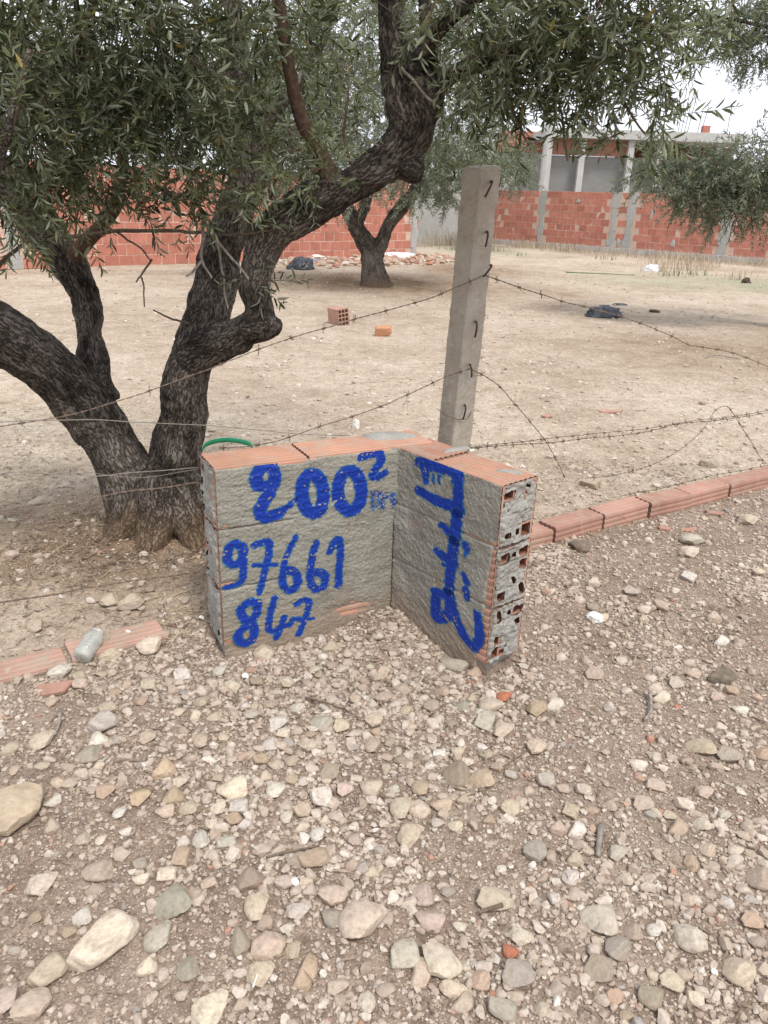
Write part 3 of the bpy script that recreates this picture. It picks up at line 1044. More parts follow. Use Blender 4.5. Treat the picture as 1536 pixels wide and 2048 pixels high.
        gme = np_mesh(gname, PP[ids] + nf * .0007, inv.reshape(-1, 4), False)
        attr(gme, 'core', core)
        link(gname, gme, M['paint'], po)

# mortar smeared into the open brick ends
def end_mortar(P0, du, nrm, width, cells_open, seed, rowsz):
    for r, z0 in enumerate(rowsz):
        res = .0026
        nu, nv = int(width / res), int(.198 / res)
        UU, VV = np.meshgrid(np.linspace(0, width, nu), np.linspace(-.001, .197, nv))
        uf, vf = UU.ravel(), VV.ravel()
        P3 = lambda k, s: np.stack([uf * k, (vf + z0) * k, np.full_like(uf, s)], -1)
        t = .005 + .010 * fbm(P3(24, 1), 3, seed + r) + .0055 * fbm(P3(90, 2), 3, seed + 9 + r)
        hole = np.full(len(uf), -1.0)
        for (c, rr, sx, sy) in cells_open[r]:
            cx = .010 + (c + .5) * (width - .02) / 3 + random.uniform(-.003, .003)
            cz = .195 - (.010 + (rr + .5) * .175 / 4)
            e = 1 - (np.abs((uf - cx) / (.0205 * sx)) ** 7 + np.abs((vf - cz) / (.0188 * sy)) ** 7) + .24 * fbm(P3(60, 3), 2, seed + 31)
            hole = np.maximum(hole, e)
        # rows of lumps over each cell
        cellu = np.abs(((uf - .010) / ((width - .02) / 3)) % 1 - .5) * 2
        cellv = np.abs(((vf - .010) / (.175 / 4)) % 1 - .5) * 2
        t -= .0085 * (cellu ** 12 + cellv ** 12) * (.3 + 1.1 * sst(-.2, .3, fbm(P3(18, 7), 2, seed + 71)))
        edge = np.minimum(uf, width - uf)
        t -= .012 * sst(.014, .002, edge + .008 * fbm(P3(35, 5), 2, seed + 51))
        P = P0 + np.outer(uf, du) + np.outer(t, nrm) + np.outer(vf + z0, [0, 0, 1.0]) - so
        I = np.arange(nu * nv).reshape(nv, nu)
        Fq = np.stack([I[:-1, :-1], I[:-1, 1:], I[1:, 1:], I[1:, :-1]], -1).reshape(-1, 4)
        keep = ((hole[Fq] > 0).sum(1) < 2) & ((t[Fq] < -.001).sum(1) < 4)
        Fs = Fq[keep]
        ids, inv = np.unique(Fs, return_inverse=True)
        link('end_mortar', np_mesh('end_mortar', P[ids], inv.reshape(-1, 4), False), M['mortar'], sign)


a, d, nf, L = wings['right']
end_mortar(FR + d * .0005 - nf * .0, -nf, d, TH, [
    [(0, 0, 1.05, .8), (2, 3, 1.0, 1.0), (0, 3, .6, .45), (1, 3, .5, .5)],
    [(0, 0, .85, .9), (2, 0, 1.0, .75), (1, 0, .5, .4), (2, 1, .9, .8), (2, 3, .7, .9), (0, 3, .8, .75), (1, 2, .35, .5)],
    [(0, 0, .55, 1.0), (2, 0, 1.05, .95), (2, 1, .6, .5), (1, 0, .5, .4), (0, 2, .95, .95), (0, 3, .95, .9)]][::-1], 100, [z - .0045 for z in COURSE])
a, d, nf, L = wings['left']
end_mortar(FL - nf * TH - d * .0005, nf, -d, TH, [
    [(0, 0, .7, .6), (0, 1, .45, .6), (0, 2, .45, .6), (0, 3, .5, .6)],
    [(0, 1, .4, .6), (0, 2, .45, .5), (0, 3, .6, .9)],
    [(2, 3, .5, .5)]][::-1], 140, COURSE)

# trowelled patch over the corner joint and smears on top
def top_patch(c, rx, ry, h, z, name='mortar_patch', rot=0.0, n=26, rings=6):
    V = [np.array([c[0], c[1], z + h])]
    for j in range(1, rings + 1):
        for k in range(n):
            t = 2 * math.pi * k / n
            w = 1 + .16 * math.sin(2 * t + 1) + .10 * math.sin(5 * t + c[0] * 9) + random.uniform(-.04, .04)
            f = j / rings
            x, y = rx * f * w * math.cos(t), ry * f * w * math.sin(t)
            V.append(np.array([c[0] + x * math.cos(rot) - y * math.sin(rot), c[1] + x * math.sin(rot) + y * math.cos(rot), z + h * (1 - f ** 3) * (1 + random.uniform(-.12, .12)) - (.006 if j == rings else 0)]))
    F_ = [(0, 1 + k, 1 + (k + 1) % n) for k in range(n)]
    for j in range(rings - 1):
        for k in range(n):
            F_.append((1 + j * n + k, 1 + (j + 1) * n + k, 1 + (j + 1) * n + (k + 1) % n, 1 + j * n + (k + 1) % n))
    link(name, np_mesh(name, np.array(V) - so, F_, True), M['mortar'], sign)


zt = TOPZ + .004
pc = U(778, 873, zt)
top_patch(pc, .088, .046, .012, zt + .001, rot=.1)
top_patch(U(912, 897, zt), .055, .018, .005, zt - .003, rot=.6)
top_patch(U(1022, 941, zt), .04, .016, .005, zt - .004, rot=-.4)
# rubbly mortar foot at the right end

tag(sign, 'low plastered brick corner wall with hand-painted blue numbers and Arabic word', 'sign')

# ------------------------------------------------------------------ concrete fence post with iron hooks
pb = np.array([.293, 3.02, 0.0])
PYd = 3.02
tL, tM, tR = UY(927, 333, PYd), UY(962, 337, PYd), UY(1006, 334, PYd)
bL, bM_, bR = UY(875, 890, PYd), UY(903, 893, PYd), UY(944, 892, PYd)
post = empty('concrete_post', tuple(U(905, 1060, 0)))
post.location = Vector((pb[0] - .03, PYd, 0))
poff = np.array(post.location)


def post_mesh():
    n = 110
    V, F_ = [], []
    per = []
    for k in range(n + 1):
        f = k / n
        f2 = f * 1.62 - .62                               # extrapolate below the sign top down into the ground
        l, m_, r = bL + (tL - bL) * f2, bM_ + (tM - bM_) * f2, bR + (tR - bR) * f2
        l = l + np.array([0, .045, 0]); m_ = m_ + np.array([0, -.035, 0]); r = r + np.array([0, .035, 0])
        bk = l + r - m_
        ring = []
        for a_, b2 in ((l, m_), (m_, r), (r, bk), (bk, l)):
            for t in (0.05, .2, .35, .5, .65, .8, .95): ring.append(a_ + (b2 - a_) * t)
        per.append(np.array(ring))
    A = np.array(per)
    c = A.mean(1, keepdims=True)
    fl = A.reshape(-1, 3)
    nz = fbm(fl * np.array([22, 22, 14]), 4, 5) * .0055 + fbm(fl * 80, 2, 6) * .0028
    nz -= .012 * np.clip(fbm(fl * np.array([16, 16, 11]) + 5, 3, 8) - .28, 0, 1)
    dr = (fl - np.repeat(c, A.shape[1], 1).reshape(-1, 3))
    dr /= np.linalg.norm(dr, axis=1, keepdims=True)
    fl = fl + dr * nz[:, None]
    nr = A.shape[1]
    fl[-nr:, 2] += .012 * fbm(fl[-nr:] * 25, 3, 3)
    V = fl
    for k in range(n):
        for j in range(nr): F_.append((k * nr + j, k * nr + (j + 1) % nr, (k + 1) * nr + (j + 1) % nr, (k + 1) * nr + j))
    top = V[-nr:].mean(0) + np.array([0, 0, .006])
    V = np.vstack([V, top])
    F_ += [(n * nr + j, n * nr + (j + 1) % nr, len(V) - 1) for j in range(nr)]
    return np_mesh('post_body', V - poff, F_, False)


link('post_body', post_mesh(), M['concrete'], post)
hooks = [(984, 362, 970, 394), (975, 463, 971, 493), (983, 530, 967, 553), (953, 644, 950, 674), (941, 730, 943, 754), (931, 812, 926, 838)]
YF = PYd - .025
HK = []
for (x0, y0, x1, y1) in hooks:
    fx = lambda x, y: UY(x, y, YF - .006 + .0)
    A0, A1 = fx(x0, y0), fx(x1, y1)
    dirv = (A1 - A0)
    q = MB()
    pth = [A0 + np.array([0, .04, -.004]), A0 + np.array([0, .008, 0]), A0 + np.array([0, -.010, -.003]), A0 + dirv * .3 + np.array([.002, -.013, 0]), A0 + dirv * .75 + np.array([.001, -.008, 0]), A1 + np.array([0, .0, 0])]
    q.tube(np.array(pth) - poff, .0038, 7)
    link('iron_hook', q.mesh('iron_hook', True), M['rust'], post)
    HK.append((A0, A1))
tie = np.array([UY(x, y, Y_) for x, y, Y_ in [(876, 818, PYd + .035), (884, 826, PYd), (900, 834, PYd - .045), (918, 839, PYd - .03), (936, 836, PYd + .0), (944, 818, PYd + .03)]])
q = MB(); q.tube(spline(tie, 5) - poff, .0016, 5)
link('wire_tie', q.mesh('wire_tie'), M['wire'], post)
tag(post, 'rough concrete fence post with bent rusty iron hooks, leaning behind the sign', 'post')

# ------------------------------------------------------------------ barbed wire
FPT = np.array([pb[0], PYd - .045, 0.0])


def wire(label, pts, mat='wire', barbs=True, r=.0014, twist=True, step=.125, off=0.0, grp='barbed wires strung to the post'):
    W = np.array([UPL(x, y, FPT - KN * off, KN) if not t else UY(x, y, t[0]) for x, y, *t in pts])
    S = spline(W, 14)
    L = np.concatenate([[0], np.cumsum(np.linalg.norm(np.diff(S, axis=0), axis=1))])
    n = max(10, int(L[-1] / .012))
    s = np.linspace(0, L[-1], n)
    S = np.stack([np.interp(s, L, S[:, k]) for k in range(3)], -1)
    S = S + .0025 * np.stack([fbm(np.stack([s * 9, s * 0 + k, s * 0], -1), 2, 3 + int(abs(S[0, 2]) * 100)) for k in range(3)], -1)
    root = empty('barbed_wire' if barbs else 'plain_wire', tuple(S[0]))
    so_ = np.array(root.location)
    q = MB()
    if twist:
        for ph in (0, math.pi):
            o2 = np.stack([np.zeros(n), np.cos(s * 110 + ph), np.sin(s * 110 + ph)], -1) * r * .9
            q.tube(S + o2 - so_, r * .85, 4, False)
    else:
        q.tube(S - so_, r, 5, False)
    link('strand', q.mesh('strand'), M[mat], root)
    if barbs:
        q = MB()
        T = np.gradient(S, axis=0)
        for sb in np.arange(random.uniform(.02, .09), L[-1], step):
            i = int(np.searchsorted(s, sb)); i = min(i, n - 1)
            t = T[i] / np.linalg.norm(T[i]); p = S[i] - so_
            for k in range(2):
                v = np.array([random.gauss(0, 1) for _ in range(3)]); v -= t * v.dot(t); v /= np.linalg.norm(v)
                w = np.cross(t, v)
                c = [p - v * .016 + t * .005 * (k * 2 - 1) - w * .002, p - v * .004 + w * .004, p + w * .0045 + t * .002, p + v * .004 - w * .003, p + v * .016 + t * .006 * (1 - 2 * k)]
                q.tube(c, .0011, 4)
            q.tube([p - t * .008, p + t * .008], .0034, 5)
        link('barb', q.mesh('barb'), M[mat], root)['kind'] = 'stuff'
    tag(root, label, 'wire', grp)
    return root


wire('top strand of barbed wire running left from the post past the olive trunks', [(970, 551), (908, 576), (860, 597), (768, 623), (660, 653), (540, 690), (400, 745), (240, 802), (100, 838), (-60, 860)])
wire('top strand of barbed wire sagging right from the post over the black bag', [(970, 551), (1040, 575), (1130, 604), (1245, 634), (1330, 666), (1380, 690), (1440, 700), (1490, 714), (1560, 745)])
wire('second strand of barbed wire running left from the post and down to the sign', [(941, 737), (890, 755), (840, 778), (770, 810), (700, 835), (640, 853), (560, 880), (500, 892), (440, 896)], off=-.02)
wire('second strand of barbed wire dropping right from the post to the ground', [(941, 737), (975, 755), (1002, 775), (1028, 806), (1060, 843), (1090, 880), (1110, 915), (1128, 952)])
wire('upper of two low barbed strands right of the post', [(925, 896), (1000, 888), (1100, 877), (1200, 866), (1300, 856), (1400, 840), (1470, 833), (1560, 815)], off=-.03, step=.1)
wire('lower of two low barbed strands right of the post', [(925, 899), (1000, 891), (1100, 885), (1180, 876), (1280, 866), (1360, 848), (1440, 840), (1560, 822)], off=-.05, step=.1)
wire('loose loop of barbed wire lying beyond the border row on the right', [(1170, 957), (1240, 948), (1310, 927), (1360, 900), (1400, 866), (1418, 840), (1432, 820), (1455, 814), (1480, 850), (1500, 880), (1525, 920), (1550, 935)], step=.13)
wire('barbed wire lying on the border row bricks at right', [(1240, 992), (1300, 980), (1355, 969), (1420, 952), (1480, 942), (1560, 926)], step=.1, off=-.01)
wire('thin slack wire crossing in front of both olive trunks at mid height', [(700, 872), (600, 868), (520, 860), (420, 851), (300, 846), (180, 840), (60, 841), (-60, 850)], barbs=False, off=.0, twist=False, r=.0015, mat='wire_grey')
wire('pale bright wire tied at the sign top left end', [(395, 936), (330, 940), (260, 946), (200, 951), (120, 948), (40, 944), (-60, 955)], 'wire_grey', barbs=False, off=.03, twist=False, r=.0015)
wire('second pale wire just under the bright one by the trunk', [(395, 939), (350, 946), (290, 955), (230, 953), (170, 944)], 'wire_grey', barbs=False, off=.02, twist=False, r=.0012)
wire('rusty wire crossing the trunk below the pale wires', [(395, 964), (320, 976), (240, 986), (160, 1003), (80, 1016), (-60, 1036)], barbs=False, off=.02, r=.0019)
wire('lowest rusty wire over the bare soil left of the sign', [(400, 1144), (320, 1155), (240, 1166), (160, 1178), (80, 1194), (-60, 1214)], barbs=False, off=.0, r=.0024)

# ------------------------------------------------------------------ olive trees
def skeleton(tubes):
    """tubes: list of rows (x, y, z, radius) -> dense samples"""
    return [spline(np.array(t), 8) for t in tubes]


def remeshed_trunk(name, tubes, voxel, bark=True, seed=0, lump=.02, mat=None, parent=None, off=None, flare=None):
    sk = skeleton(tubes)
    q = MB()
    for S in sk: q.tube(S[:, :3], S[:, 3], 14)
    me = q.mesh(name + '_raw')
    tmp = bpy.data.objects.new(name + '_raw', me); COL.objects.link(tmp)
    md = tmp.modifiers.new('r', 'REMESH'); md.mode = 'VOXEL'; md.voxel_size = voxel; md.use_smooth_shade = True
    ms = tmp.modifiers.new('s', 'SMOOTH'); ms.factor = .5; ms.iterations = 6
    dg = bpy.context.evaluated_depsgraph_get()
    out = bpy.data.meshes.new_from_object(tmp.evaluated_get(dg))
    bpy.data.objects.remove(tmp); bpy.data.meshes.remove(me)
    n = len(out.vertices)
    V = np.empty(n * 3, np.float32); out.vertices.foreach_get('co', V); V = V.reshape(-1, 3).astype(float)
    N = np.empty(n * 3, np.float32); out.vertices.foreach_get('normal', N); N = N.reshape(-1, 3).astype(float)
    C = np.vstack([S[:, :3] for S in sk]); Rd = np.concatenate([S[:, 3] for S in sk])
    Tn, An, Ln = [], [], []
    for ti_, S in enumerate(sk):
        T = np.gradient(S[:, :3], axis=0); T /= np.linalg.norm(T, axis=1, keepdims=True); Tn.append(T)
        a = np.cross(T[0], [.31, .77, .12]); a /= np.linalg.norm(a)
        for i in range(len(S)):
            a = a - T[i] * a.dot(T[i]); a /= np.linalg.norm(a); An.append(a)
        Ln.append(np.concatenate([[0], np.cumsum(np.linalg.norm(np.diff(S[:, :3], axis=0), axis=1))]) + 3.1 * ti_)
    Tn = np.vstack(Tn); An = np.array(An); Ln = np.concatenate(Ln)
    near = np.empty(n, int)
    for i in range(0, n, 4000):
        D = np.linalg.norm(V[i:i + 4000, None] - C[None], axis=2) - Rd[None]
        near[i:i + 4000] = D.argmin(1)
    ax = Tn[near]; rad = Rd[near]
    rel = V - C[near]
    bx_ = An[near]; by_ = np.cross(ax, bx_)
    B = np.stack([(rel * bx_).sum(1), (rel * by_).sum(1), (Ln[near] + (rel * ax).sum(1)) * .30], -1)   # stretched along the limb
    lim = np.minimum(1, rad / .05)
    h = lump * fbm(V * 5.5, 3, seed) * lim + lump * .55 * fbm(V * 13, 3, seed + 3) * lim
    ridg = 1 - np.abs(fbm(B * 30, 3, seed + 5)) * 2.4
    ridg2 = 1 - np.abs(fbm(B * 85 + .15 * V * 20, 2, seed + 7)) * 2.2
    h += (.009 * np.clip(ridg, -1, .6) + .006 * np.clip(ridg2, -1, .7)) * lim * .9
    h -= .020 * np.clip(fbm(V * 4.2 + 9, 2, seed + 11) - .42, 0, 1) * 4 * lim      # hollows and knots
    V = V + N * h[:, None]
    if off is not None: V -= off
    out.vertices.foreach_set('co', V.astype(np.float32).ravel()); out.update()
    out.polygons.foreach_set('use_smooth', np.ones(len(out.polygons), dtype=bool))
    attr(out, 'bark_co', B)
    gz_ = ground_z(V[:, 0] + (off[0] if off is not None else 0), V[:, 1] + (off[1] if off is not None else 0))
    attr(out, 'soil', sst(.20, .02, V[:, 2] + (off[2] if off is not None else 0) - gz_ + .10 * fbm(B * 12, 3, 5)) * .85)
    out.name = name
    if not out.materials: out.materials.append(mat or M['bark'])
    else: out.materials[0] = mat or M['bark']
    return link(name, out, None, parent)


def leaf_batch(P, D, Nn, ln, wd):
    """P base, D direction, Nn leaf normal -> 6-vertex folded blades (4 tris)"""
    S = np.cross(D, Nn); S /= np.linalg.norm(S, axis=1, keepdims=True) + 1e-9
    l = ln[:, None]; w = wd[:, None]
    v0 = P
    v1 = P + D * l * .30 + S * w * .46 + Nn * w * .22
    v2 = P + D * l * .66 + S * w * .42 + Nn * w * .20
    v3 = P + D * l - Nn * l * .07
    v4 = P + D * l * .66 - S * w * .42 + Nn * w * .20
    v5 = P + D * l * .30 - S * w * .46 + Nn * w * .22
    V = np.stack([v0, v1, v2, v3, v4, v5], 1).reshape(-1, 3)
    n = len(P)
    b = (np.arange(n) * 6)[:, None]
    F_ = np.concatenate([b + np.array([[0, 1, 2, 3]]), b + np.array([[0, 3, 4, 5]])], 1).reshape(-1, 4)
    return V, F_


def unit(a): return a / (np.linalg.norm(a, axis=-1, keepdims=True) + 1e-9)


def shoots(clumps, rng, L=(.16, .34), gap=.020, leaf=(.042, .064), droop=.25, width=.21):
    """clumps rows (cx,cy,cz, rx,ry,rz, n). Returns leaves and shoot stems."""
    LP, LD, LN, SL, SP, TN = [], [], [], [], [], []
    for (cx, cy, cz, rx, ry, rz, n) in clumps:
        n = int(n)
        v = unit(rng.normal(size=(n, 3)))
        rr = rng.random((n, 1)) ** .45
        st = np.array([cx, cy, cz]) + v * rr * np.array([rx, ry, rz])
        dr = unit(v * .55 + rng.normal(size=(n, 3)) * .55 + np.array([0, 0, -droop]))
        ln = rng.uniform(*L, size=n)
        m = int(L[1] / gap)
        ctone = rng.normal(0, .10)
        side0 = unit(np.cross(dr, rng.normal(size=(n, 3))))
        stone = rng.normal(0, .12, size=n) + ctone
        for k in range(m):
            t = (k + 1) * gap
            ok = t < ln
            if not ok.any(): break
            p = st[ok] + dr[ok] * t + np.array([0, 0, -1.0]) * (t * t * .9 * droop)[..., None] if np.ndim(t) else st[ok] + dr[ok] * t + np.array([0, 0, -.9 * droop * t * t])
            a = side0[ok]; b2 = np.cross(dr[ok], a)
            ang = (k % 2) * math.pi / 2 + rng.normal(0, .35, size=ok.sum())
            sd2 = a * np.cos(ang)[:, None] + b2 * np.sin(ang)[:, None]
            for sg in (1, -1):
                d = unit(dr[ok] * .75 + sd2 * sg * .72 + rng.normal(size=(ok.sum(), 3)) * .34 + np.array([0, 0, -.06]))
                nn = unit(np.cross(d, np.cross(dr[ok] + rng.normal(size=(ok.sum(), 3)) * .8, d)))
                LP.append(p); LD.append(d); LN.append(nn)
                f = np.clip(.65 + .5 * np.sin(math.pi * np.clip(t / ln[ok], 0, 1)), .5, 1.05)
                SL.append(rng.uniform(*leaf, size=ok.sum()) * f)
                TN.append(np.clip(.42 + stone[ok] + rng.normal(0, .17, size=ok.sum()), 0, .93) + (rng.random(ok.sum()) > .975) * .0)
        SP.append((st, dr, ln))
    P, D, N_, S_, T_ = map(np.concatenate, (LP, LD, LN, SL, TN))
    T_ = np.where(rng.random(len(T_)) > .982, rng.uniform(.955, 1.0, len(T_)), np.minimum(T_, .93))
    W_ = S_ * rng.uniform(.75, 1.15, len(S_)) * width
    return P, D, N_, S_, W_, T_, SP


def stems_mesh(SP, droop, r, seg=3):
    q_v, q_f, base = [], [], 0
    st = np.concatenate([s[0] for s in SP]); dr = np.concatenate([s[1] for s in SP]); ln = np.concatenate([s[2] for s in SP])
    st = st - dr * .05
    up = unit(np.cross(dr, np.array([.3, .2, .9]))); bi = np.cross(dr, up)
    rings = []
    for k in range(seg + 1):
        t = (ln + .05) * k / seg
        p = st + dr * t[:, None] + np.array([0, 0, -1.0]) * (t * t * .9 * droop)[:, None]
        rk = r * (1 - .6 * k / seg)
        rings.append(np.stack([p + (up * math.cos(a) + bi * math.sin(a)) * rk for a in (0, 2.1, 4.2)], 1))
    Rg = np.stack(rings, 1)                                # n, seg+1, 3, 3
    n = len(st)
    V = Rg.reshape(-1, 3)
    F_ = []
    b = (np.arange(n) * (seg + 1) * 3)[:, None]
    for k in range(seg):
        for j in range(3):
            F_.append(b + np.array([[k * 3 + j, k * 3 + (j + 1) % 3, (k + 1) * 3 + (j + 1) % 3, (k + 1) * 3 + j]]))
    return V, np.concatenate(F_)


# --- the big olive by the fence: limbs located at their real distance from the camera
def tp(rows):
    out = []
    for (x, y, Y_, dpx) in rows:
        p = UY(x, y, Y_)
        out.append([*p, dpx * .5 / FPX * depth(p)])
    return out


T_A = tp([(322, 1150, 2.98, 278), (316, 1095, 2.99, 193), (296, 1040, 3.0, 151), (268, 980, 3.0, 117), (232, 910, 3.0, 100), (196, 845, 3.0, 96), (145, 780, 2.95, 100), (80, 722, 2.88, 102), (0, 668, 2.8, 104), (-110, 600, 2.7, 97), (-240, 500, 2.6, 82), (-380, 360, 2.55, 66), (-480, 200, 2.5, 47)])
T_B = tp([(345, 1130, 3.05, 215), (350, 1060, 3.05, 157), (346, 990, 3.06, 116), (352, 920, 3.07, 98), (362, 840, 3.08, 93), (374, 760, 3.08, 89), (392, 700, 3.08, 93), (412, 640, 3.12, 86), (430, 570, 3.18, 83), (440, 510, 3.22, 79), (462, 450, 3.26, 76), (482, 390, 3.3, 71), (488, 310, 3.35, 62), (482, 200, 3.4, 48), (470, 60, 3.45, 37), (462, -120, 3.5, 29), (450, -350, 3.5, 18)])
T_C = tp([(196, 800, 3.05, 76), (184, 735, 3.1, 59), (180, 660, 3.14, 56), (166, 590, 3.18, 59), (140, 530, 3.2, 67), (108, 480, 3.2, 72), (70, 430, 3.2, 68), (20, 370, 3.15, 59), (-50, 280, 3.1, 50), (-130, 150, 3.0, 40), (-200, -50, 3.0, 27)])
T_E = tp([(386, 715, 3.05, 75), (428, 692, 3.0, 68), (478, 668, 2.95, 63), (508, 645, 2.92, 59), (520, 618, 2.92, 58), (512, 575, 2.93, 58), (520, 525, 2.94, 64), (548, 472, 2.94, 75), (600, 430, 2.92, 76), (676, 386, 2.9, 73), (745, 345, 2.88, 67), (800, 300, 2.87, 68), (828, 245, 2.87, 81), (815, 195, 2.87, 83), (800, 130, 2.87, 63), (788, 60, 2.86, 54), (774, -40, 2.85, 48), (750, -200, 2.8, 39), (700, -420, 2.75, 27)])
T_K = tp([(508, 652, 2.92, 66), (538, 648, 2.89, 44), (545, 640, 2.88, 34)])
T_S = tp([(778, 322, 2.88, 53), (815, 336, 2.86, 44), (838, 346, 2.84, 39)])
T_N = tp([(828, 240, 2.87, 74), (862, 200, 2.86, 50), (872, 165, 2.86, 37), (856, 100, 2.86, 29), (850, 0, 2.86, 26), (852, -150, 2.86, 21), (870, -350, 2.86, 13)])
RB = np.array([-.885, 2.975])
def root_row(ang, ln, r0):
    return [[RB[0] + math.cos(ang) * d_, RB[1] + math.sin(ang) * d_ * .8, float(ground_z(RB[0] + math.cos(ang) * d_, RB[1] + math.sin(ang) * d_ * .8)) + z_, r_] for d_, z_, r_ in [(.06, .20, r0), (.15, .07, r0 * .85), (.24, .0, r0 * .6), (ln, -.06, r0 * .3)]]
ROOTS = [root_row(a_, l_, r_) for a_, l_, r_ in [(-2.5, .40, .070), (-1.75, .36, .080), (-1.0, .38, .065), (-.2, .36, .065), (2.9, .42, .070)]] + [tp([(300, 1060, 2.98, 150), (225, 1110, 2.93, 90), (150, 1150, 2.9, 50)]), tp([(330, 1080, 2.95, 140), (300, 1140, 2.85, 80), (280, 1180, 2.8, 40)])]
tree = empty('olive_tree', (TREE[0], TREE[1], .05))
to = np.array(tree.location)
remeshed_trunk('trunk', [T_A, T_B, T_C, T_E, T_K, T_S, T_N] + ROOTS, .0095, True, 3, .024, None, tree, to)


def limb(rows, name='branch', mat='limb', n=8, parent=None, off=None, seed=1):
    S = spline(np.array(rows), 7)
    S[:, :3] += (.011 if name == 'twig' else .004) * np.stack([fbm(S[:, :3] * (14 if name == 'twig' else 9) + k * 7, 3, seed + k) for k in range(3)], -1)
    V, F_ = tube_mesh(S[:, :3] - (to if off is None else off), np.maximum(S[:, 3], .0012), n)
    me = np_mesh(name, V, F_, True)
    attr(me, 'bark_co', V)
    return link(name, me, M[mat], tree if parent is None else parent)


limb(tp([(668, 372, 2.9, 44), (642, 315, 2.88, 36), (606, 245, 2.85, 32), (582, 160, 2.82, 28), (567, 70, 2.8, 26), (552, -40, 2.78, 24), (530, -220, 2.7, 18)]))
limb(tp([(140, 520, 3.19, 40), (172, 484, 3.14, 31), (203, 452, 3.1, 28), (228, 415, 3.08, 28), (239, 370, 3.07, 26), (246, 310, 3.05, 22), (235, 220, 3.0, 16), (250, 100, 2.9, 10)]))
limb(tp([(868, 180, 2.86, 40), (920, 140, 2.86, 30), (1000, 108, 2.85, 26), (1100, 92, 2.82, 20), (1210, 60, 2.8, 14), (1300, 40, 2.75, 8)]), mat='bark')
limb(tp([(820, 150, 2.86, 40), (880, 60, 2.8, 30), (980, -20, 2.7, 26), (1120, -60, 2.6, 20), (1280, -70, 2.5, 12)]), mat='bark')
limb(tp([(484, 280, 3.36, 40), (430, 190, 3.2, 28), (370, 110, 3.0, 22), (300, 40, 2.8, 18), (220, -60, 2.6, 12)]), mat='bark')
limb(tp([(500, 330, 3.34, 36), (540, 240, 3.4, 26), (620, 130, 3.5, 20), (680, 0, 3.6, 14)]), mat='bark')
limb(tp([(60, 415, 3.18, 40), (100, 330, 3.0, 28), (140, 230, 2.8, 22), (160, 120, 2.6, 16), (150, -20, 2.4, 10)]), mat='bark')
limb(tp([(-60, 640, 2.75, 60), (-60, 520, 2.5, 40), (-30, 400, 2.3, 28), (20, 250, 2.2, 20), (60, 100, 2.15, 12)]), mat='bark')
# thin twigs seen against the light ground
for rows, mt in [([(96, 478, 3.1, 9), (250, 462, 3.0, 8), (390, 464, 2.9, 7), (430, 470, 2.9, 5), (540, 462, 2.85, 4)], 'twig'),
                 ([(410, 430, 2.85, 8), (404, 470, 2.8, 7), (402, 520, 2.75, 6), (422, 555, 2.72, 4)], 'deadtwig'),
                 ([(402, 520, 2.75, 6), (385, 540, 2.72, 5), (372, 550, 2.7, 4)], 'deadtwig'),
                 ([(408, 440, 2.82, 7), (440, 490, 2.78, 6), (480, 535, 2.74, 5), (500, 560, 2.72, 4)], 'deadtwig'),
                 ([(420, 440, 2.9, 6), (440, 520, 2.85, 5), (452, 590, 2.82, 4), (455, 615, 2.8, 3)], 'deadtwig'),
                 ([(-20, 560, 2.6, 11), (10, 520, 2.65, 9), (45, 490, 2.7, 8), (70, 478, 2.8, 7)], 'twig'),
                 ([(304, 520, 2.9, 5), (288, 545, 2.85, 4), (272, 565, 2.8, 3)], 'twig'), ([(284, 555, 2.83, 4), (288, 590, 2.8, 3), (291, 615, 2.8, 3)], 'twig'),
                 ([(380, 650, 3.0, 5), (340, 637, 2.95, 4), (306, 623, 2.9, 3)], 'twig'), ([(150, 470, 3.0, 5), (158, 400, 2.95, 4), (150, 330, 2.9, 4)], 'twig'),
                 ([(218, 455, 3.05, 5), (270, 490, 3.0, 4), (300, 520, 2.95, 3)], 'twig'),
                 ([(800, 130, 2.8, 7), (845, 175, 2.75, 6), (888, 230, 2.72, 5)], 'deadtwig'), ([(868, 210, 2.74, 5), (880, 180, 2.72, 4)], 'deadtwig'),
                 ([(1000, 110, 2.8, 10), (1020, 200, 2.75, 7), (1060, 300, 2.7, 4)], 'twig'), ([(1100, 92, 2.8, 9), (1120, 200, 2.75, 6), (1135, 320, 2.7, 4)], 'twig'),
                 ([(1200, 62, 2.8, 8), (1230, 160, 2.75, 6), (1290, 270, 2.7, 4)], 'twig'), ([(640, 310, 2.86, 7), (590, 300, 2.8, 5), (540, 318, 2.76, 4)], 'twig'),
                 ([(700, 330, 2.85, 7), (690, 260, 2.8, 6), (700, 170, 2.75, 5)], 'twig'), ([(440, 250, 2.9, 9), (540, 225, 2.85, 8), (600, 300, 2.8, 5)], 'twig')]:
    limb(tp(rows), 'twig', mt, 5)


def cl(px, py, Y_, r, n, sq=.8):
    p = UY(px, py, Y_)
    return (p[0], p[1], p[2], r, r, r * sq, n)


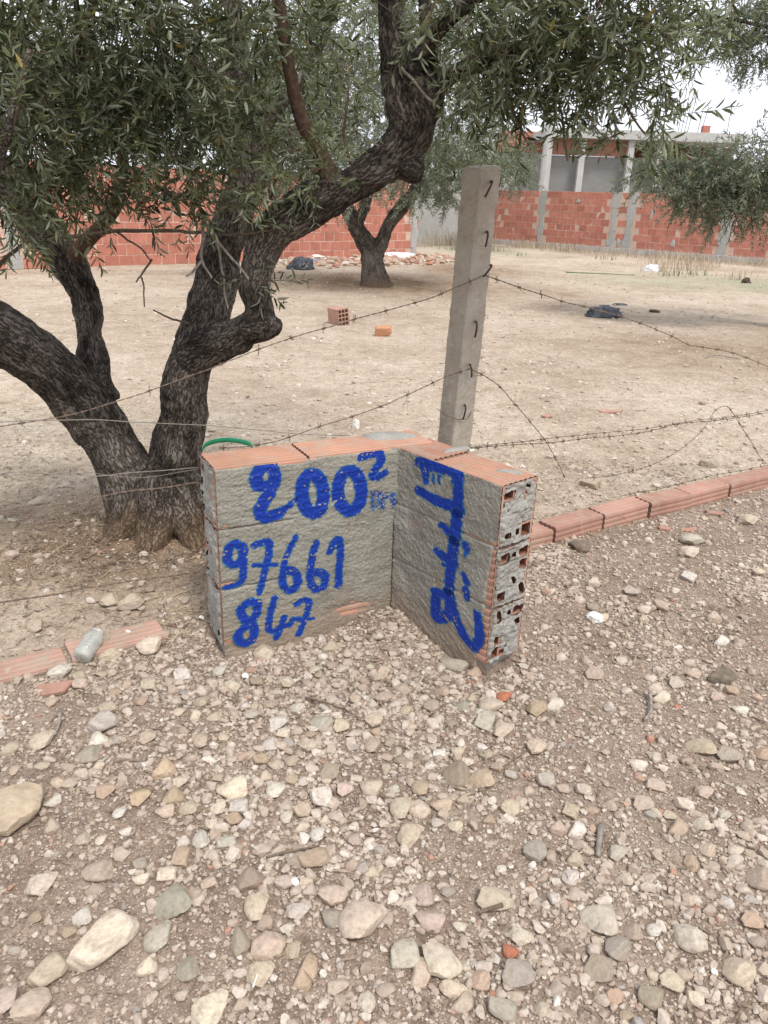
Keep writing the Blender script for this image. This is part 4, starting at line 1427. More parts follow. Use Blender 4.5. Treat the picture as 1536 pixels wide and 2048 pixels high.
CL = [  # leafy masses of the near olive
    cl(30, 275, 2.55, .22, 75), cl(140, 250, 2.6, .22, 70), cl(245, 250, 2.65, .22, 66), cl(345, 240, 2.7, .22, 60), cl(425, 245, 2.75, .16, 40),
    cl(60, 385, 2.6, .07, 11), cl(10, 405, 2.5, .09, 14), cl(115, 400, 2.65, .07, 9), cl(190, 385, 2.7, .07, 9), cl(255, 395, 2.7, .07, 9), cl(325, 390, 2.7, .07, 9), cl(395, 375, 2.7, .09, 16), cl(445, 405, 2.7, .06, 8),
    cl(495, 360, 2.7, .08, 12), cl(545, 335, 2.72, .09, 15), cl(605, 295, 2.75, .09, 14), cl(650, 330, 2.7, .05, 5), cl(512, 560, 2.82, .04, 5),
    cl(-20, 140, 2.4, .28, 66), cl(130, 115, 2.5, .28, 62), cl(260, 110, 2.6, .28, 56), cl(370, 100, 2.65, .26, 48), cl(455, 150, 2.8, .20, 38), cl(-130, 240, 2.3, .34, 95),
    cl(60, -20, 2.4, .28, 48), cl(200, -20, 2.5, .28, 56), cl(340, -20, 2.6, .28, 46), cl(450, 10, 2.7, .24, 40),
    cl(480, 180, 3.7, .3, 50), cl(560, 110, 3.8, .3, 34), cl(630, 250, 3.6, .22, 28), cl(690, 40, 3.9, .3, 26), cl(700, 170, 3.5, .14, 14), cl(640, 90, 3.0, .12, 12), cl(560, 20, 2.9, .16, 20),
    cl(965, 40, 3.0, .18, 42), cl(985, 110, 2.95, .13, 26), cl(1010, 45, 2.6, .24, 58), cl(1060, 90, 2.7, .18, 34), cl(1130, 40, 2.6, .24, 58), cl(1160, 85, 2.7, .17, 34), cl(1240, 60, 2.6, .21, 48), cl(1230, 125, 2.7, .12, 18),
    cl(1310, 50, 2.6, .15, 30), cl(1300, 140, 2.65, .11, 18), cl(1365, 20, 2.6, .11, 12), cl(1100, 160, 2.7, .10, 12), cl(1185, 165, 2.7, .10, 12), cl(1130, 262, 2.68, .03, 3), cl(1190, 235, 2.68, .04, 3), cl(1225, 268, 2.68, .02, 2), cl(1270, 180, 2.68, .08, 7), cl(1315, 235, 2.68, .03, 3), cl(1330, 190, 2.65, .06, 6),
    cl(940, 170, 3.0, .10, 14), cl(1000, 170, 2.85, .09, 11), cl(905, 235, 3.05, .05, 5), cl(1040, 180, 2.75, .09, 10),
    # above and behind, mostly outside the picture
    cl(200, -300, 2.4, .5, 130), cl(600, -400, 2.7, .55, 130), cl(1000, -250, 2.5, .5, 140), cl(-300, 0, 2.3, .5, 120), cl(-480, 250, 2.3, .5, 110), cl(1250, -200, 2.4, .4, 80),
    cl(250, 120, 3.7, .4, 70), cl(60, 150, 3.7, .45, 80), cl(700, -180, 3.9, .5, 90), cl(-300, 250, 3.5, .6, 120), cl(1020, -60, 3.5, .35, 30),
]
rng = np.random.default_rng(5)
LP, LD, LN, LS, LWd, LT, SPs = shoots(CL, rng, L=(.10, .24), gap=.020, leaf=(.028, .052), droop=.10, width=.215)
# hanging sprigs
px, py, dz = proj(LP + LD * LS[:, None] * .5)
vis = (px > 0) & (px < 1536) & (py > 0) & (py < 700)
sc_ = np.where(vis, LS / np.maximum(dz, .3) * np.abs(1 - np.abs(((LD @ RCN)[:, 2]))) , 0)
top = np.argsort(-sc_)[:280]
mask = np.ones(len(LP), bool); mask[top] = False
V, F_ = leaf_batch(LP[mask] - to, LD[mask], LN[mask], LS[mask], LWd[mask])
me = np_mesh('crown', V, F_); attr(me, 'tone', np.repeat(LT[mask], 6)); me.materials.append(M['leaf'])
o = link('crown', me, None, tree); o['kind'] = 'stuff'
V, F_ = stems_mesh(SPs, .12, .0017)
o = link('shoots', np_mesh('shoots', V - to, F_), M['twig'], tree); o['kind'] = 'stuff'
lm = []
for k in range(7):
    n_ = 9
    t = np.linspace(0, 1, n_)
    wv = np.sin(np.pi * t ** .85) ** .8 * (1 - .25 * t) * .5
    V = []
    for i in range(n_):
        bend = -.10 * t[i] ** 2
        V += [[t[i], wv[i] * .20, bend + wv[i] * .06], [t[i], 0, bend], [t[i], -wv[i] * .20, bend + wv[i] * .06]]
    F_ = []
    for i in range(n_ - 1):
        F_ += [(3 * i, 3 * i + 1, 3 * i + 4, 3 * i + 3), (3 * i + 1, 3 * i + 2, 3 * i + 5, 3 * i + 4)]
    m_ = np_mesh('leaf', np.array(V), F_, True); attr(m_, 'tone', np.full(len(V), [.25, .4, .5, .6, .72, .85, .97][k])); m_.materials.append(M['leaf'])
    lm.append(m_)
for i in top:
    D, N_ = LD[i], LN[i]
    S_ = np.cross(N_, D)
    k = int(np.argmin(np.abs(np.array([.25, .4, .5, .6, .72, .85, .97]) - LT[i])))
    o = link('leaf', lm[k], None, tree)
    ww = LWd[i] / .21
    o.matrix_local = Matrix([[D[0] * LS[i], S_[0] * ww, N_[0] * ww, LP[i][0] - to[0]], [D[1] * LS[i], S_[1] * ww, N_[1] * ww, LP[i][1] - to[1]],
                             [D[2] * LS[i], S_[2] * ww, N_[2] * ww, LP[i][2] - to[2]], [0, 0, 0, 1]])
tag(tree, 'large twisted olive tree with forked dark trunk standing behind the sign', 'tree')


# --- olives further back
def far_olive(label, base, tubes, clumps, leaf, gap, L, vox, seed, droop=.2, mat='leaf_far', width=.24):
    root = empty('olive_tree', (base[0], base[1], 0))
    off = np.array(root.location)
    remeshed_trunk('trunk', tubes, vox, True, seed, .03, None, root, off)
    rg = np.random.default_rng(seed)
    P, D, N_, S_, W_, T_, SP = shoots(clumps, rg, L=L, gap=gap, leaf=leaf, droop=droop, width=width)
    V, F_ = leaf_batch(P - off, D, N_, S_, W_)
    me = np_mesh('crown', V, F_); attr(me, 'tone', np.repeat(T_, 6)); me.materials.append(M[mat])
    o = link('crown', me, None, root); o['kind'] = 'stuff'
    V, F_ = stems_mesh(SP, droop, .004, 2)
    o = link('shoots', np_mesh('shoots', V - off, F_), M['twig'], root); o['kind'] = 'stuff'
    c0 = [np.array(t)[-1] for t in tubes]
    for c in clumps[::3]:
        j = min(range(len(c0)), key=lambda i: np.linalg.norm(c0[i][:3] - np.array(c[:3])))
        a = c0[j]; e = np.array(c[:3])
        mid = (a[:3] + e) / 2 + rg.normal(0, .12, 3)
        limb([[*a[:3], a[3] * .55], [*mid, a[3] * .35], [*e, a[3] * .12]], 'branch', 'bark', 6, root, off, seed)
    tag(root, label, 'tree')
    return root


B0 = U(750, 572, .05)
YB = B0[1]
tb = [tp([(752, 590, YB, 92), (750, 562, YB, 60), (746, 535, YB, 47), (742, 512, YB, 44), (732, 488, YB, 36), (714, 455, YB, 32), (698, 425, YB, 29), (672, 380, YB, 30), (650, 320, YB, 22)]),
      tp([(748, 520, YB, 34), (764, 482, YB, 26), (776, 455, YB, 25), (790, 430, YB, 28), (830, 380, YB, 22), (860, 300, YB, 16)]),
      tp([(716, 450, YB, 22), (735, 390, YB + .4, 20), (740, 300, YB + .6, 20)])]
cb = []
rg = np.random.default_rng(21)
for (x, y, r, n) in [(600, 330, .75, 150), (560, 230, .85, 170), (640, 200, .9, 190), (720, 300, .8, 160), (760, 200, .9, 160), (840, 290, .75, 150), (890, 340, .5, 90), (900, 220, .8, 140), (960, 300, .5, 80), (560, 60, .95, 180), (700, 60, .95, 180), (820, 80, .9, 160), (930, 120, .8, 120), (640, -80, 1.0, 150), (800, -80, 1.0, 150), (640, 350, .40, 55), (740, 340, .30, 30), (830, 355, .35, 45), (500, 330, .6, 90), (480, 140, .8, 130), (960, 240, .5, 60), (900, 370, .25, 24)]:
    cb.append(cl(x, y, YB + rg.uniform(-1.2, 1.2), r, n, .85))
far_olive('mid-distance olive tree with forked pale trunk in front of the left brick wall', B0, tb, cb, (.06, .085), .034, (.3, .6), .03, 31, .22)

YR = 10.2
tr_ = [tp([(1640, 690, YR, 110), (1630, 600, YR, 80), (1610, 500, YR, 70), (1570, 420, YR, 55), (1520, 360, YR, 36)]), tp([(1612, 500, YR, 60), (1640, 380, YR, 50), (1650, 200, YR, 40), (1600, 80, YR, 30)])]
cr_ = []
for (x, y, r, n) in [(1420, 355, .36, 105), (1500, 340, .45, 140), (1400, 380, .35, 90), (1350, 355, .32, 70), (1310, 340, .22, 36), (1290, 330, .10, 9), (1460, 400, .4, 110), (1530, 380, .45, 110), (1390, 400, .18, 30), (1590, 330, .5, 100), (1280, 355, .1, 9), 
                     (1480, 60, .42, 85), (1530, 75, .38, 75), (1440, 75, .26, 40), (1550, 20, .5, 80), (1420, 30, .25, 30), (1760, 180, .8, 120), (1700, 350, .9, 150), (1650, 0, .9, 130), ]:
    cr_.append(cl(x, y, YR + rg.uniform(-.5, .5), r, n, .8))
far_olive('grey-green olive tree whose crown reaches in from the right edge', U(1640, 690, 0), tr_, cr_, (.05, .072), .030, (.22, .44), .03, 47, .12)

YS = 27.0
ts = [tp([(960, 490, YS, 30), (965, 440, YS, 24), (985, 390, YS, 18), (1000, 350, YS, 12)])]
cs = [cl(x, y, YS + rg.uniform(-.5, .5), r, n, .85) for (x, y, r, n) in [(1005, 350, .6, 80), (1035, 352, .5, 60), (970, 325, .6, 60), (960, 350, .8, 90), (1020, 320, .4, 35), (1050, 320, .4, 40), (900, 330, .8, 80), (1000, 310, .3, 20)]]
far_olive('small dense olive far back, seen around the top of the concrete post', U(960, 490, 0), ts, cs, (.09, .13), .06, (.35, .7), .05, 53, .1)

for k, (x, Yd, ztop_, w, lab) in enumerate([(60, 21.0, 4.6, 2.2, 'olive tree beyond the left brick wall, leftmost of the row'), (330, 23.5, 4.4, 2.2, 'olive tree beyond the left brick wall, behind the forked trunk'), (560, 26.0, 4.6, 2.4, 'olive tree beyond the left brick wall, behind the mid-distance olive')]):
    bx = UY(x, 400, Yd)[0]
    tt = [[[bx, Yd, 0, .25], [bx + .1, Yd, .9, .18], [bx - .2, Yd + .1, 1.8, .14], [bx - .3, Yd, 2.8, .08]], [[bx + .1, Yd, .9, .14], [bx + .6, Yd, 1.9, .10], [bx + .8, Yd, 2.7, .06]]]
    cc = []
    for j in range(16):
        cc.append((bx + rg.uniform(-w, w), Yd + rg.uniform(-1.2, 1.2), rg.uniform(2.0, ztop_), .9, .9, .75, 75))
    far_olive(lab, (bx, Yd), tt, cc, (.09, .13), .06, (.35, .7), .05, 60 + k, .15)

# ------------------------------------------------------------------ stones
PAL = {'cream': (.53, .445, .355), 'pale cream': (.60, .53, .435), 'whitish': (.60, .56, .50), 'grey': (.37, .33, .28), 'dark brown': (.17, .14, .115), 'beige': (.465, .385, .305), 'tan': (.43, .335, .25),
       'orange tan': (.50, .385, .285), 'pinkish': (.52, .42, .36), 'light grey': (.49, .445, .385), 'sandy': (.47, .375, .29), 'grey brown': (.34, .285, .225), 'brick red': (.45, .17, .10), 'slate': (.33, .35, .37)}


def ico(sub):
    import bmesh
    bm = bmesh.new(); bmesh.ops.create_icosphere(bm, subdivisions=sub, radius=1)
    V = np.array([v.co[:] for v in bm.verts]); F_ = np.array([[v.index for v in f.verts] for f in bm.faces]); bm.free()
    return V, F_


ICO3, ICO2, ICO1 = ico(4), ico(2), ico(1)


def rock_shape(dirs, rg, nplanes=11, p=9, rough=.05, lim=1.12):
    n = unit(rg.normal(size=(nplanes, 3)))
    c = rg.uniform(.62, 1.0, nplanes)
    q = np.maximum(dirs @ n.T, 0) / c
    r = ((q ** p).sum(1) + (1 / lim) ** p) ** (-1 / p)
    V = dirs * r[:, None]
    if rough: V = V * (1 + rough * fbm(dirs * 2.2 + rg.uniform(0, 50), 3, 4))[:, None]
    V -= (V.max(0) + V.min(0)) / 2
    return V / (V.max(0) - V.min(0)) * 2                 # unit half-extents


ROCKS = []
rg = np.random.default_rng(77)
for k in range(22):
    V = rock_shape(ICO3[0] if k < 12 else ICO2[0], rg, int(rg.integers(8, 13)), [26, 15, 40, 20][k % 4], .08, 1.24)
    if k < 12: V = V * (1 + .040 * fbm(V * 3.4, 5, k))[:, None]
    me = np_mesh('stone', V, ICO3[1] if k < 12 else ICO2[1], True)
    crisp(me, 26)
    me.materials.append(M['stone'])
    ROCKS.append(me)
OCC = []                                                  # occupied spots (x, y, r)


def put_stone(px, py, w, h, colr, label, kind=None, squash=.60, sink=.33, rot=None, shp=None, cat='stone', grp='loose stones on the ground'):
    g = U(px, py, 0)
    gz = float(ground_z(g[0], g[1]))
    dpt = depth(g)
    a = w / FPX * dpt
    el = math.atan2(CAM_H - gz, math.hypot(g[0], g[1]))
    bsz = h / FPX * dpt / math.sqrt(math.sin(el) ** 2 + (squash * math.cos(el)) ** 2)
    bsz = min(bsz, a * 1.5)
    c = max(squash * min(bsz, a), .18 * a)
    zc = gz + c * (.5 - sink)
    q = U(px, py, zc)
    me = ROCKS[shp] if shp is not None else random.choice(ROCKS[:12] if a > .02 else ROCKS)
    o = link('stone', me, None, None, (q[0], q[1], zc))
    o.scale = (a / 2 * 1.03, bsz / 2 * 1.03, c / 2 * 1.1)
    vx = math.atan2(q[0], q[1])
    o.rotation_euler = (random.uniform(-.16, .16), random.uniform(-.16, .16), -vx + (random.uniform(-.35, .35) if rot is None else rot))
    j = random.uniform(.90, 1.10)
    c3 = np.array(PAL[colr]) * j * (1 + np.array([random.uniform(-.03, .03) for _ in range(3)]))
    o.color = (*np.clip(c3, 0, .8), 1)
    tag(o, label, cat, grp)
    OCC.append((q[0], q[1], max(a, bsz) / 2))
    return o


BIG = [  # x, y, w, h, colour, label
    (205, 1885, 140, 78, 'pale cream', 'largest smooth pale cream boulder in the lower left foreground'),
    (8, 1634, 150, 92, 'sandy', 'big dusty beige boulder cut off by the left picture edge'),
    (82, 1772, 54, 46, 'pale cream', 'pale blocky stone alone on bare soil at lower left'),
    (95, 1945, 76, 50, 'beige', 'beige wedge-shaped stone below and left of the largest boulder'),
    (62, 2018, 80, 58, 'cream', 'rounded cream stone near the bottom left corner'),
    (14, 2004, 58, 40, 'pinkish', 'pinkish stone touching the left edge near the bottom corner'),
    (320, 1879, 66, 45, 'light grey', 'light grey stone just right of the largest cream boulder'),
    (294, 1935, 42, 32, 'pale cream', 'small pale stone below the light grey one at lower left'),
    (345, 1806, 76, 66, 'grey', 'flat dark grey stone half buried above the largest boulder'),
    (722, 1850, 94, 76, 'cream', 'large rounded triangular cream stone at bottom centre'),
    (535, 1892, 70, 54, 'cream', 'cream stone with slanted face left of the triangular stone'),
    (514, 1818, 50, 54, 'cream', 'upright cream stone above the slanted one at bottom centre'),
    (664, 1795, 58, 40, 'cream', 'smooth cream stone just above the large triangular stone'),
    (595, 1824, 52, 34, 'light grey', 'light grey round stone left of the triangular stone'),
    (664, 1833, 44, 42, 'grey', 'grey stone leaning on the left of the triangular stone'),
    (420, 2022, 80, 62, 'pale cream', 'angular pale stone at the bottom edge left of centre'),
    (520, 1950, 54, 50, 'cream', 'cream stone in the cluster at the bottom centre left'),
    (612, 1945, 46, 82, 'tan', 'tall tan slab-shaped stone in the bottom centre cluster'),
    (480, 1885, 40, 50, 'grey brown', 'dusty grey-brown stone left of the slanted cream stone'),
    (733, 2004, 36, 44, 'pale cream', 'oval pale stone on bare soil at the bottom centre'),
    (626, 1719, 66, 40, 'tan', 'tan oblong block with flat faces above the triangular stone'),
    (400, 1680, 34, 50, 'whitish', 'whitish upright pebble in the middle left gravel'),
    (362, 1714, 34, 42, 'tan', 'tan egg-shaped stone below the whitish upright pebble'),
    (333, 1750, 40, 28, 'pale cream', 'flat pale stone above the half buried grey stone'),
    (450, 1687, 40, 28, 'light grey', 'light grey block right of the whitish upright pebble'),
    (165, 1834, 38, 34, 'whitish', 'whitish stone right above the largest boulder'),
    (195, 1742, 62, 46, 'beige', 'beige flat stone sunk in the soil at lower left'),
    (374, 1940, 46, 46, 'grey', 'rough grey stone right of the bottom left boulders'),
    (500, 1760, 62, 40, 'grey brown', 'dusty brown stone sunk in soil left of the tan block'),
    (845, 1790, 46, 50, 'pinkish', 'pinkish block stone right of the triangular stone'),
    (860, 1840, 60, 46, 'pinkish', 'pinkish blunt stone below the pinkish block'),
    (876, 1927, 88, 60, 'pale cream', 'large pale yellow stone at the bottom right of centre'),
    (808, 1912, 62, 56, 'light grey', 'light grey square-cornered stone left of the pale yellow stone'),
    (838, 1948, 46, 54, 'cream', 'cream stone tucked between the square and the pale yellow stone'),
    (905, 1980, 56, 32, 'cream', 'cream slab below the large pale yellow stone'),
    (958, 1960, 44, 42, 'orange tan', 'orange tan stone right of the cream slab'),
    (1040, 1875, 48, 36, 'pale cream', 'pale sharp-edged stone above the red brick chip'),
    (988, 1800, 70, 48, 'beige', 'beige stone with grey face in the lower right gravel'),
    (1380, 1876, 70, 54, 'pale cream', 'pale yellow wedge stone at lower right'),
    (1475, 1940, 62, 54, 'cream', 'cream hollowed stone near the bottom right corner'),
    (1345, 1965, 46, 40, 'cream', 'cream stone below the pale yellow wedge stone'),
    (1390, 1998, 36, 30, 'pale cream', 'small pale stone near the bottom edge at right'),
    (1235, 1893, 46, 58, 'grey', 'grey faceted stone in the lower right gravel'),
    (1038, 1950, 64, 60, 'grey', 'grey dusty stone half buried at the bottom right of centre'),
    (1300, 1995, 48, 46, 'grey brown', 'dusty brown stone at the bottom edge right of centre'),
    (1518, 1757, 56, 46, 'beige', 'beige stone at the right edge in the lower gravel'),
    (1070, 1707, 48, 48, 'grey', 'rough grey stone left of the weathered stick'),
    (1234, 1707, 34, 34, 'light grey', 'light grey stone right of the weathered stick'),
    (1505, 1843, 40, 34, 'orange tan', 'orange tan stone near the right edge'),
    (1200, 1838, 76, 58, 'light grey', 'light grey flat stone sunk in the lower right gravel'),
    (1200, 1940, 56, 60, 'grey brown', 'grey-brown weathered stone below the grey faceted one'),
    (818, 1672, 46, 50, 'cream', 'cream block stone right of the tan oblong block'),
    (925, 2006, 42, 40, 'beige', 'beige stone below the cream slab'),
    (1003, 2018, 62, 42, 'grey', 'grey stone at the bottom edge below the half buried one'),
    (1470, 1700, 28, 34, 'pale cream', 'small yellowish oval stone at middle right'),
    (1382, 1726, 28, 40, 'tan', 'tan upright stone at middle right'),
    (297, 1290, 52, 44, 'pale cream', 'angular pale stone between the bottle and the sign'),
    (220, 1309, 46, 26, 'cream', 'flat cream stone right of the glass bottle'),
    (120, 1346, 48, 28, 'whitish', 'whitish stone above the red brick shard'),
    (362, 1351, 34, 34, 'whitish', 'white pointed stone left of the sign foot'),
    (528, 1305, 42, 38, 'cream', 'cream stone leaning on the sign below the painted eight'),
    (662, 1295, 40, 24, 'cream', 'cream block stone at the foot of the left sign wing'),
    (642, 1447, 46, 32, 'light grey', 'light grey stone in gravel below the sign'),
    (683, 1452, 32, 30, 'cream', 'cream stone touching the light grey one below the sign'),
    (465, 1577, 62, 52, 'pale cream', 'yellowish cream block in the middle left gravel'),
    (643, 1595, 46, 46, 'whitish', 'whitish triangular stone in the middle of the gravel'),
    (478, 1615, 40, 34, 'whitish', 'white round stone below the yellowish block'),
    (330, 1622, 38, 32, 'cream', 'cream rounded stone in the middle left gravel'),
    (280, 1596, 42, 30, 'orange tan', 'orange tan stone in the middle left gravel'),
    (346, 1595, 44, 32, 'tan', 'tan flat stone above the cream rounded one at middle left'),
    (552, 1585, 40, 30, 'whitish', 'whitish flat stone right of the yellowish block'),
    (328, 1540, 46, 38, 'orange tan', 'brown-orange rough stone in the middle left gravel'),
    (742, 1574, 46, 38, 'cream', 'cream stone near the picture centre below the sign'),
    (662, 1545, 38, 38, 'grey brown', 'dark tan round stone in the central gravel'),
    (178, 1510, 48, 36, 'grey', 'grey-brown smooth stone at the left middle'),
    (85, 1485, 52, 32, 'cream', 'cream stone beside the black-barked stick at left'),
    (205, 1447, 56, 40, 'light grey', 'light grey flat stone at the left middle'),
    (197, 1482, 42, 24, 'whitish', 'white flat stone below the light grey one at left'),
    (210, 1582, 38, 28, 'tan', 'brown stone beside the dry leaf at left'),
    (913, 1550, 58, 50, 'grey brown', 'rough brown-grey stone beside the orange rounded one'),
    (963, 1559, 54, 44, 'orange tan', 'smooth rounded orange stone right of the rough one'),
    (883, 1610, 46, 32, 'beige', 'beige stone below the rough brown-grey one'),
    (980, 1415, 48, 32, 'cream', 'cream stone in front of the right sign end'),
    (970, 1442, 38, 46, 'light grey', 'light grey stone below the cream one by the sign end'),
    (1005, 1462, 38, 40, 'cream', 'cream round stone lowest of the heap by the sign end'),
    (1070, 1496, 36, 38, 'cream', 'cream stone on bare soil right of the sign heap'),
    (1108, 1410, 40, 26, 'whitish', 'whitish stone right of the sign end'),
    (1073, 1418, 38, 38, 'tan', 'brown stone just right of the sign foot'),
    (1443, 1352, 54, 36, 'dark brown', 'dark brown stone alone on the right side of the track'),
    (1403, 1494, 62, 36, 'beige', 'flat beige stone sunk in the track at right'),
    (1460, 1513, 46, 36, 'grey', 'grey flat stone beside the sunk beige one at right'),
    (1383, 1345, 34, 26, 'cream', 'cream stone left of the dark brown stone'),
    (1408, 1586, 36, 26, 'cream', 'cream oblong stone at the right middle'),
    (1310, 1571, 40, 26, 'cream', 'cream flat stone at the right middle'),
    (1368, 1610, 38, 28, 'pale cream', 'pale stone below the flat cream one at right'),
    (803, 1620, 46, 40, 'cream', 'cream wedge stone left of centre in the gravel below the sign'),
    (838, 1618, 46, 40, 'cream', 'cream stone beside the cream wedge in the gravel'),
    (843, 1580, 38, 34, 'tan', 'tan block above the cream wedge stone'),
    (950, 1345, 28, 34, 'tan', 'tan upright stone against the right sign wing foot'),
    (908, 1328, 62, 30, 'grey', 'grey flat stone leaning against the right sign wing'),
    (1160, 1092, 42, 32, 'dark brown', 'dark brown stone just in front of the border row'),
    (1382, 1083, 44, 28, 'light grey', 'light grey stone in front of the border row at right'),
    (1378, 1106, 40, 24, 'pale cream', 'pale stone below the light grey one by the border row'),
    (1496, 1042, 42, 26, 'cream', 'cream stone near the right edge before the border row'),
    (1181, 968, 38, 26, 'beige', 'beige stone just beyond the border row'),
    (1418, 927, 32, 24, 'beige', 'beige stone beyond the right end of the border row'),
    (82, 1002, 50, 22, 'cream', 'cream rock on bare soil left of the olive trunk'),
    (24, 1111, 26, 20, 'pinkish', 'pinkish stone on the soil near the left edge'),
    (220, 1200, 36, 28, 'cream', 'cream stone beyond the left border bricks'),
    (262, 1204, 50, 28, 'cream', 'long cream stone beyond the left border bricks'),
    (73, 1253, 34, 34, 'beige', 'beige stone behind the left border bricks'),
    (212, 1278, 32, 26, 'beige', 'beige round stone between bottle and white shell'),
    (1008, 1397, 32, 22, 'brick red', 'reddish stone in the heap by the sign end'),
    (1020, 1902, 34, 30, 'brick red', 'red brick chip in the bottom right gravel'),
]
TURN = {205: .55, 95: .4, 1380: -.5, 535: .35, 876: -.7, 320: .3, 626: .25, 1475: -.3}
for (x, y, w, h, c, lab) in BIG:
    put_stone(x, y, w, h, c, lab, rot=TURN.get(x))
print('hand placed stones', len(BIG))

zones = [('left of the glass bottle and sign', -60, 380, 1330, 1500), ('directly below the left sign wing', 380, 800, 1330, 1500), ('between the sign end and the track', 800, 1120, 1370, 1500),
         ('on the right side of the track', 1120, 1560, 1120, 1500), ('in the left half of the middle gravel', -60, 480, 1500, 1700), ('in the central gravel below the sign', 480, 980, 1500, 1700),
         ('in the right half of the middle gravel', 980, 1560, 1500, 1700), ('in the bottom left gravel', -60, 500, 1700, 2060), ('in the bottom centre gravel', 500, 1020, 1700, 2060), ('in the bottom right gravel', 1020, 1560, 1700, 2060)]
cnt = 0
USED = set()
tries = 0
names = ['cream', 'pale cream', 'whitish', 'beige', 'tan', 'pinkish', 'light grey', 'grey', 'grey brown', 'orange tan']
wts = np.array([.30, .20, .10, .20, .06, .05, .04, .02, .03, .004]); wts /= wts.sum()
while cnt < 182 and tries < 6000:
    tries += 1
    zi = int(rg.choice(10, p=[.09, .12, .10, .10, .12, .14, .09, .08, .08, .08]))
    zn, x0, x1, y0, y1 = zones[zi]
    x, y = rg.uniform(x0, x1), rg.uniform(y0, y1)
    g = U(x, y, 0)
    w = rg.uniform(20, 34) * (1 + .35 * (y - 1300) / 700)
    a = w / FPX * depth(g)
    if any((g[0] - q[0]) ** 2 + (g[1] - q[1]) ** 2 < (q[2] + a * .5) ** 2 * .8 for q in OCC): continue
    # keep clear of the sign and bare patches
    if n2(np.array([g[0]]), np.array([g[1]]), 1.7, 3, 15)[0] < -.12 and rg.random() < .7: continue
    c = names[int(rg.choice(len(names), p=wts))]
    lab = None
    for bx_ in sorted(BIG, key=lambda q: (q[0] - x) ** 2 + ((q[1] - y) * 1.3) ** 2)[:25]:
        dx, dy = x - bx_[0], (y - bx_[1]) * 1.3
        if abs(dx) > abs(dy): dr_ = 'right of' if dx > 0 else 'left of'
        else: dr_ = 'in front of' if dy > 0 else 'behind'
        if math.hypot(dx, dy) > 110: dr_ = 'some way ' + dr_
        far = f'small {c} stone {dr_} the {bx_[5]}'
        if far not in USED and len(far.split()) <= 16:
            lab = far; break
    if lab is None: lab = f'small {c} stone lying {zn}'
    USED.add(lab)
    put_stone(x, y, w, w * rg.uniform(.6, .95), c, lab)
    cnt += 1
print('scattered stones', cnt, tries)

# ------------------------------------------------------------------ gravel, one mass of real pebbles
def pebbles(name, X_, Y_, R_, shape, rg, tone, sink=.25, flat=(.5, .85), dustr=(0, .9), label='loose gravel of pale limestone pebbles'):
    n = len(X_)
    V0, F0 = shape
    nsh = 24
    shp = np.stack([rock_shape(V0, rg, 7, 34, .08, 1.5) for _ in range(nsh)])
    idx = rg.integers(0, nsh, n)
    a = R_; b = R_ * rg.uniform(.6, 1.0, n); c = np.minimum(a, b) * rg.uniform(*flat, n)
    th = rg.uniform(0, 2 * np.pi, n)
    S = shp[idx] * np.stack([a, b, c], -1)[:, None, :]
    # small tilt, then spin
    ti = rg.normal(0, .22, n)
    y_ = S[..., 1] * np.cos(ti)[:, None] - S[..., 2] * np.sin(ti)[:, None]; z_ = S[..., 1] * np.sin(ti)[:, None] + S[..., 2] * np.cos(ti)[:, None]
    x_ = S[..., 0] * np.cos(th)[:, None] - y_ * np.sin(th)[:, None]; y_ = S[..., 0] * np.sin(th)[:, None] + y_ * np.cos(th)[:, None]
    gz = ground_z(X_, Y_)
    zc = gz + c * (1 - 2 * sink)
    V = np.stack([x_ + X_[:, None], y_ + Y_[:, None], z_ + zc[:, None]], -1).reshape(-1, 3)
    nv = len(V0)
    F_ = (F0[None] + (np.arange(n) * nv)[:, None, None]).reshape(-1, 3)
    me = np_mesh(name, V, F_, True)
    attr(me, 'tone', np.repeat(tone, nv)); attr(me, 'dust', np.repeat(rg.uniform(*dustr, n), nv))
    crisp(me, 28)
    me.materials.append(M['gravel'])
    o = link(name, me)
    tag(o, label, None, None, 'stuff')


def sample(n, rg, x0, x1, y0, y1, dens, power=1.0):
    xs_, ys_ = [], []
    tot = 0
    while tot < n:
        x = rg.uniform(x0, x1, n); y = rg.uniform(y0, y1, n)
        k = rg.random(n) < dens(x, y)
        xs_.append(x[k]); ys_.append(y[k]); tot += k.sum()
    return np.concatenate(xs_)[:n], np.concatenate(ys_)[:n]


def inside_sign(x, y):
    r = np.zeros(len(x), bool)
    for nm in ('left', 'right'):
        a, d, nf, L = wings[nm]
        u_ = (x - a[0]) * d[0] + (y - a[1]) * d[1]; w_ = (x - a[0]) * nf[0] + (y - a[1]) * nf[1]
        r |= (u_ > -.01) & (u_ < L + .01) & (w_ < .015) & (w_ > -TH - .01)
    return r


def dens_track(x, y, lo=.12):
    f = track_fac(x, y)
    clump = sst(-.12, .25, n2(x, y, 1.7, 3, 15) + .55 * n2(x, y, 5.5, 2, 16))
    pile = np.exp(-(((x - .05) / .55) ** 2 + ((y - 2.0) / .40) ** 2))
    d = f * np.clip(lo + .60 * clump + .55 * pile, 0, 1) + (1 - f) * .05
    return d * ~inside_sign(x, y) * (np.abs(x) < .75 + .62 * np.maximum(y, .4))


def free(x, y, r, k=.75):
    ok = np.ones(len(x), bool)
    for (a, b_, q) in OCC:
        ok &= (x - a) ** 2 + (y - b_) ** 2 > (q * k + r * .4) ** 2
    return ok


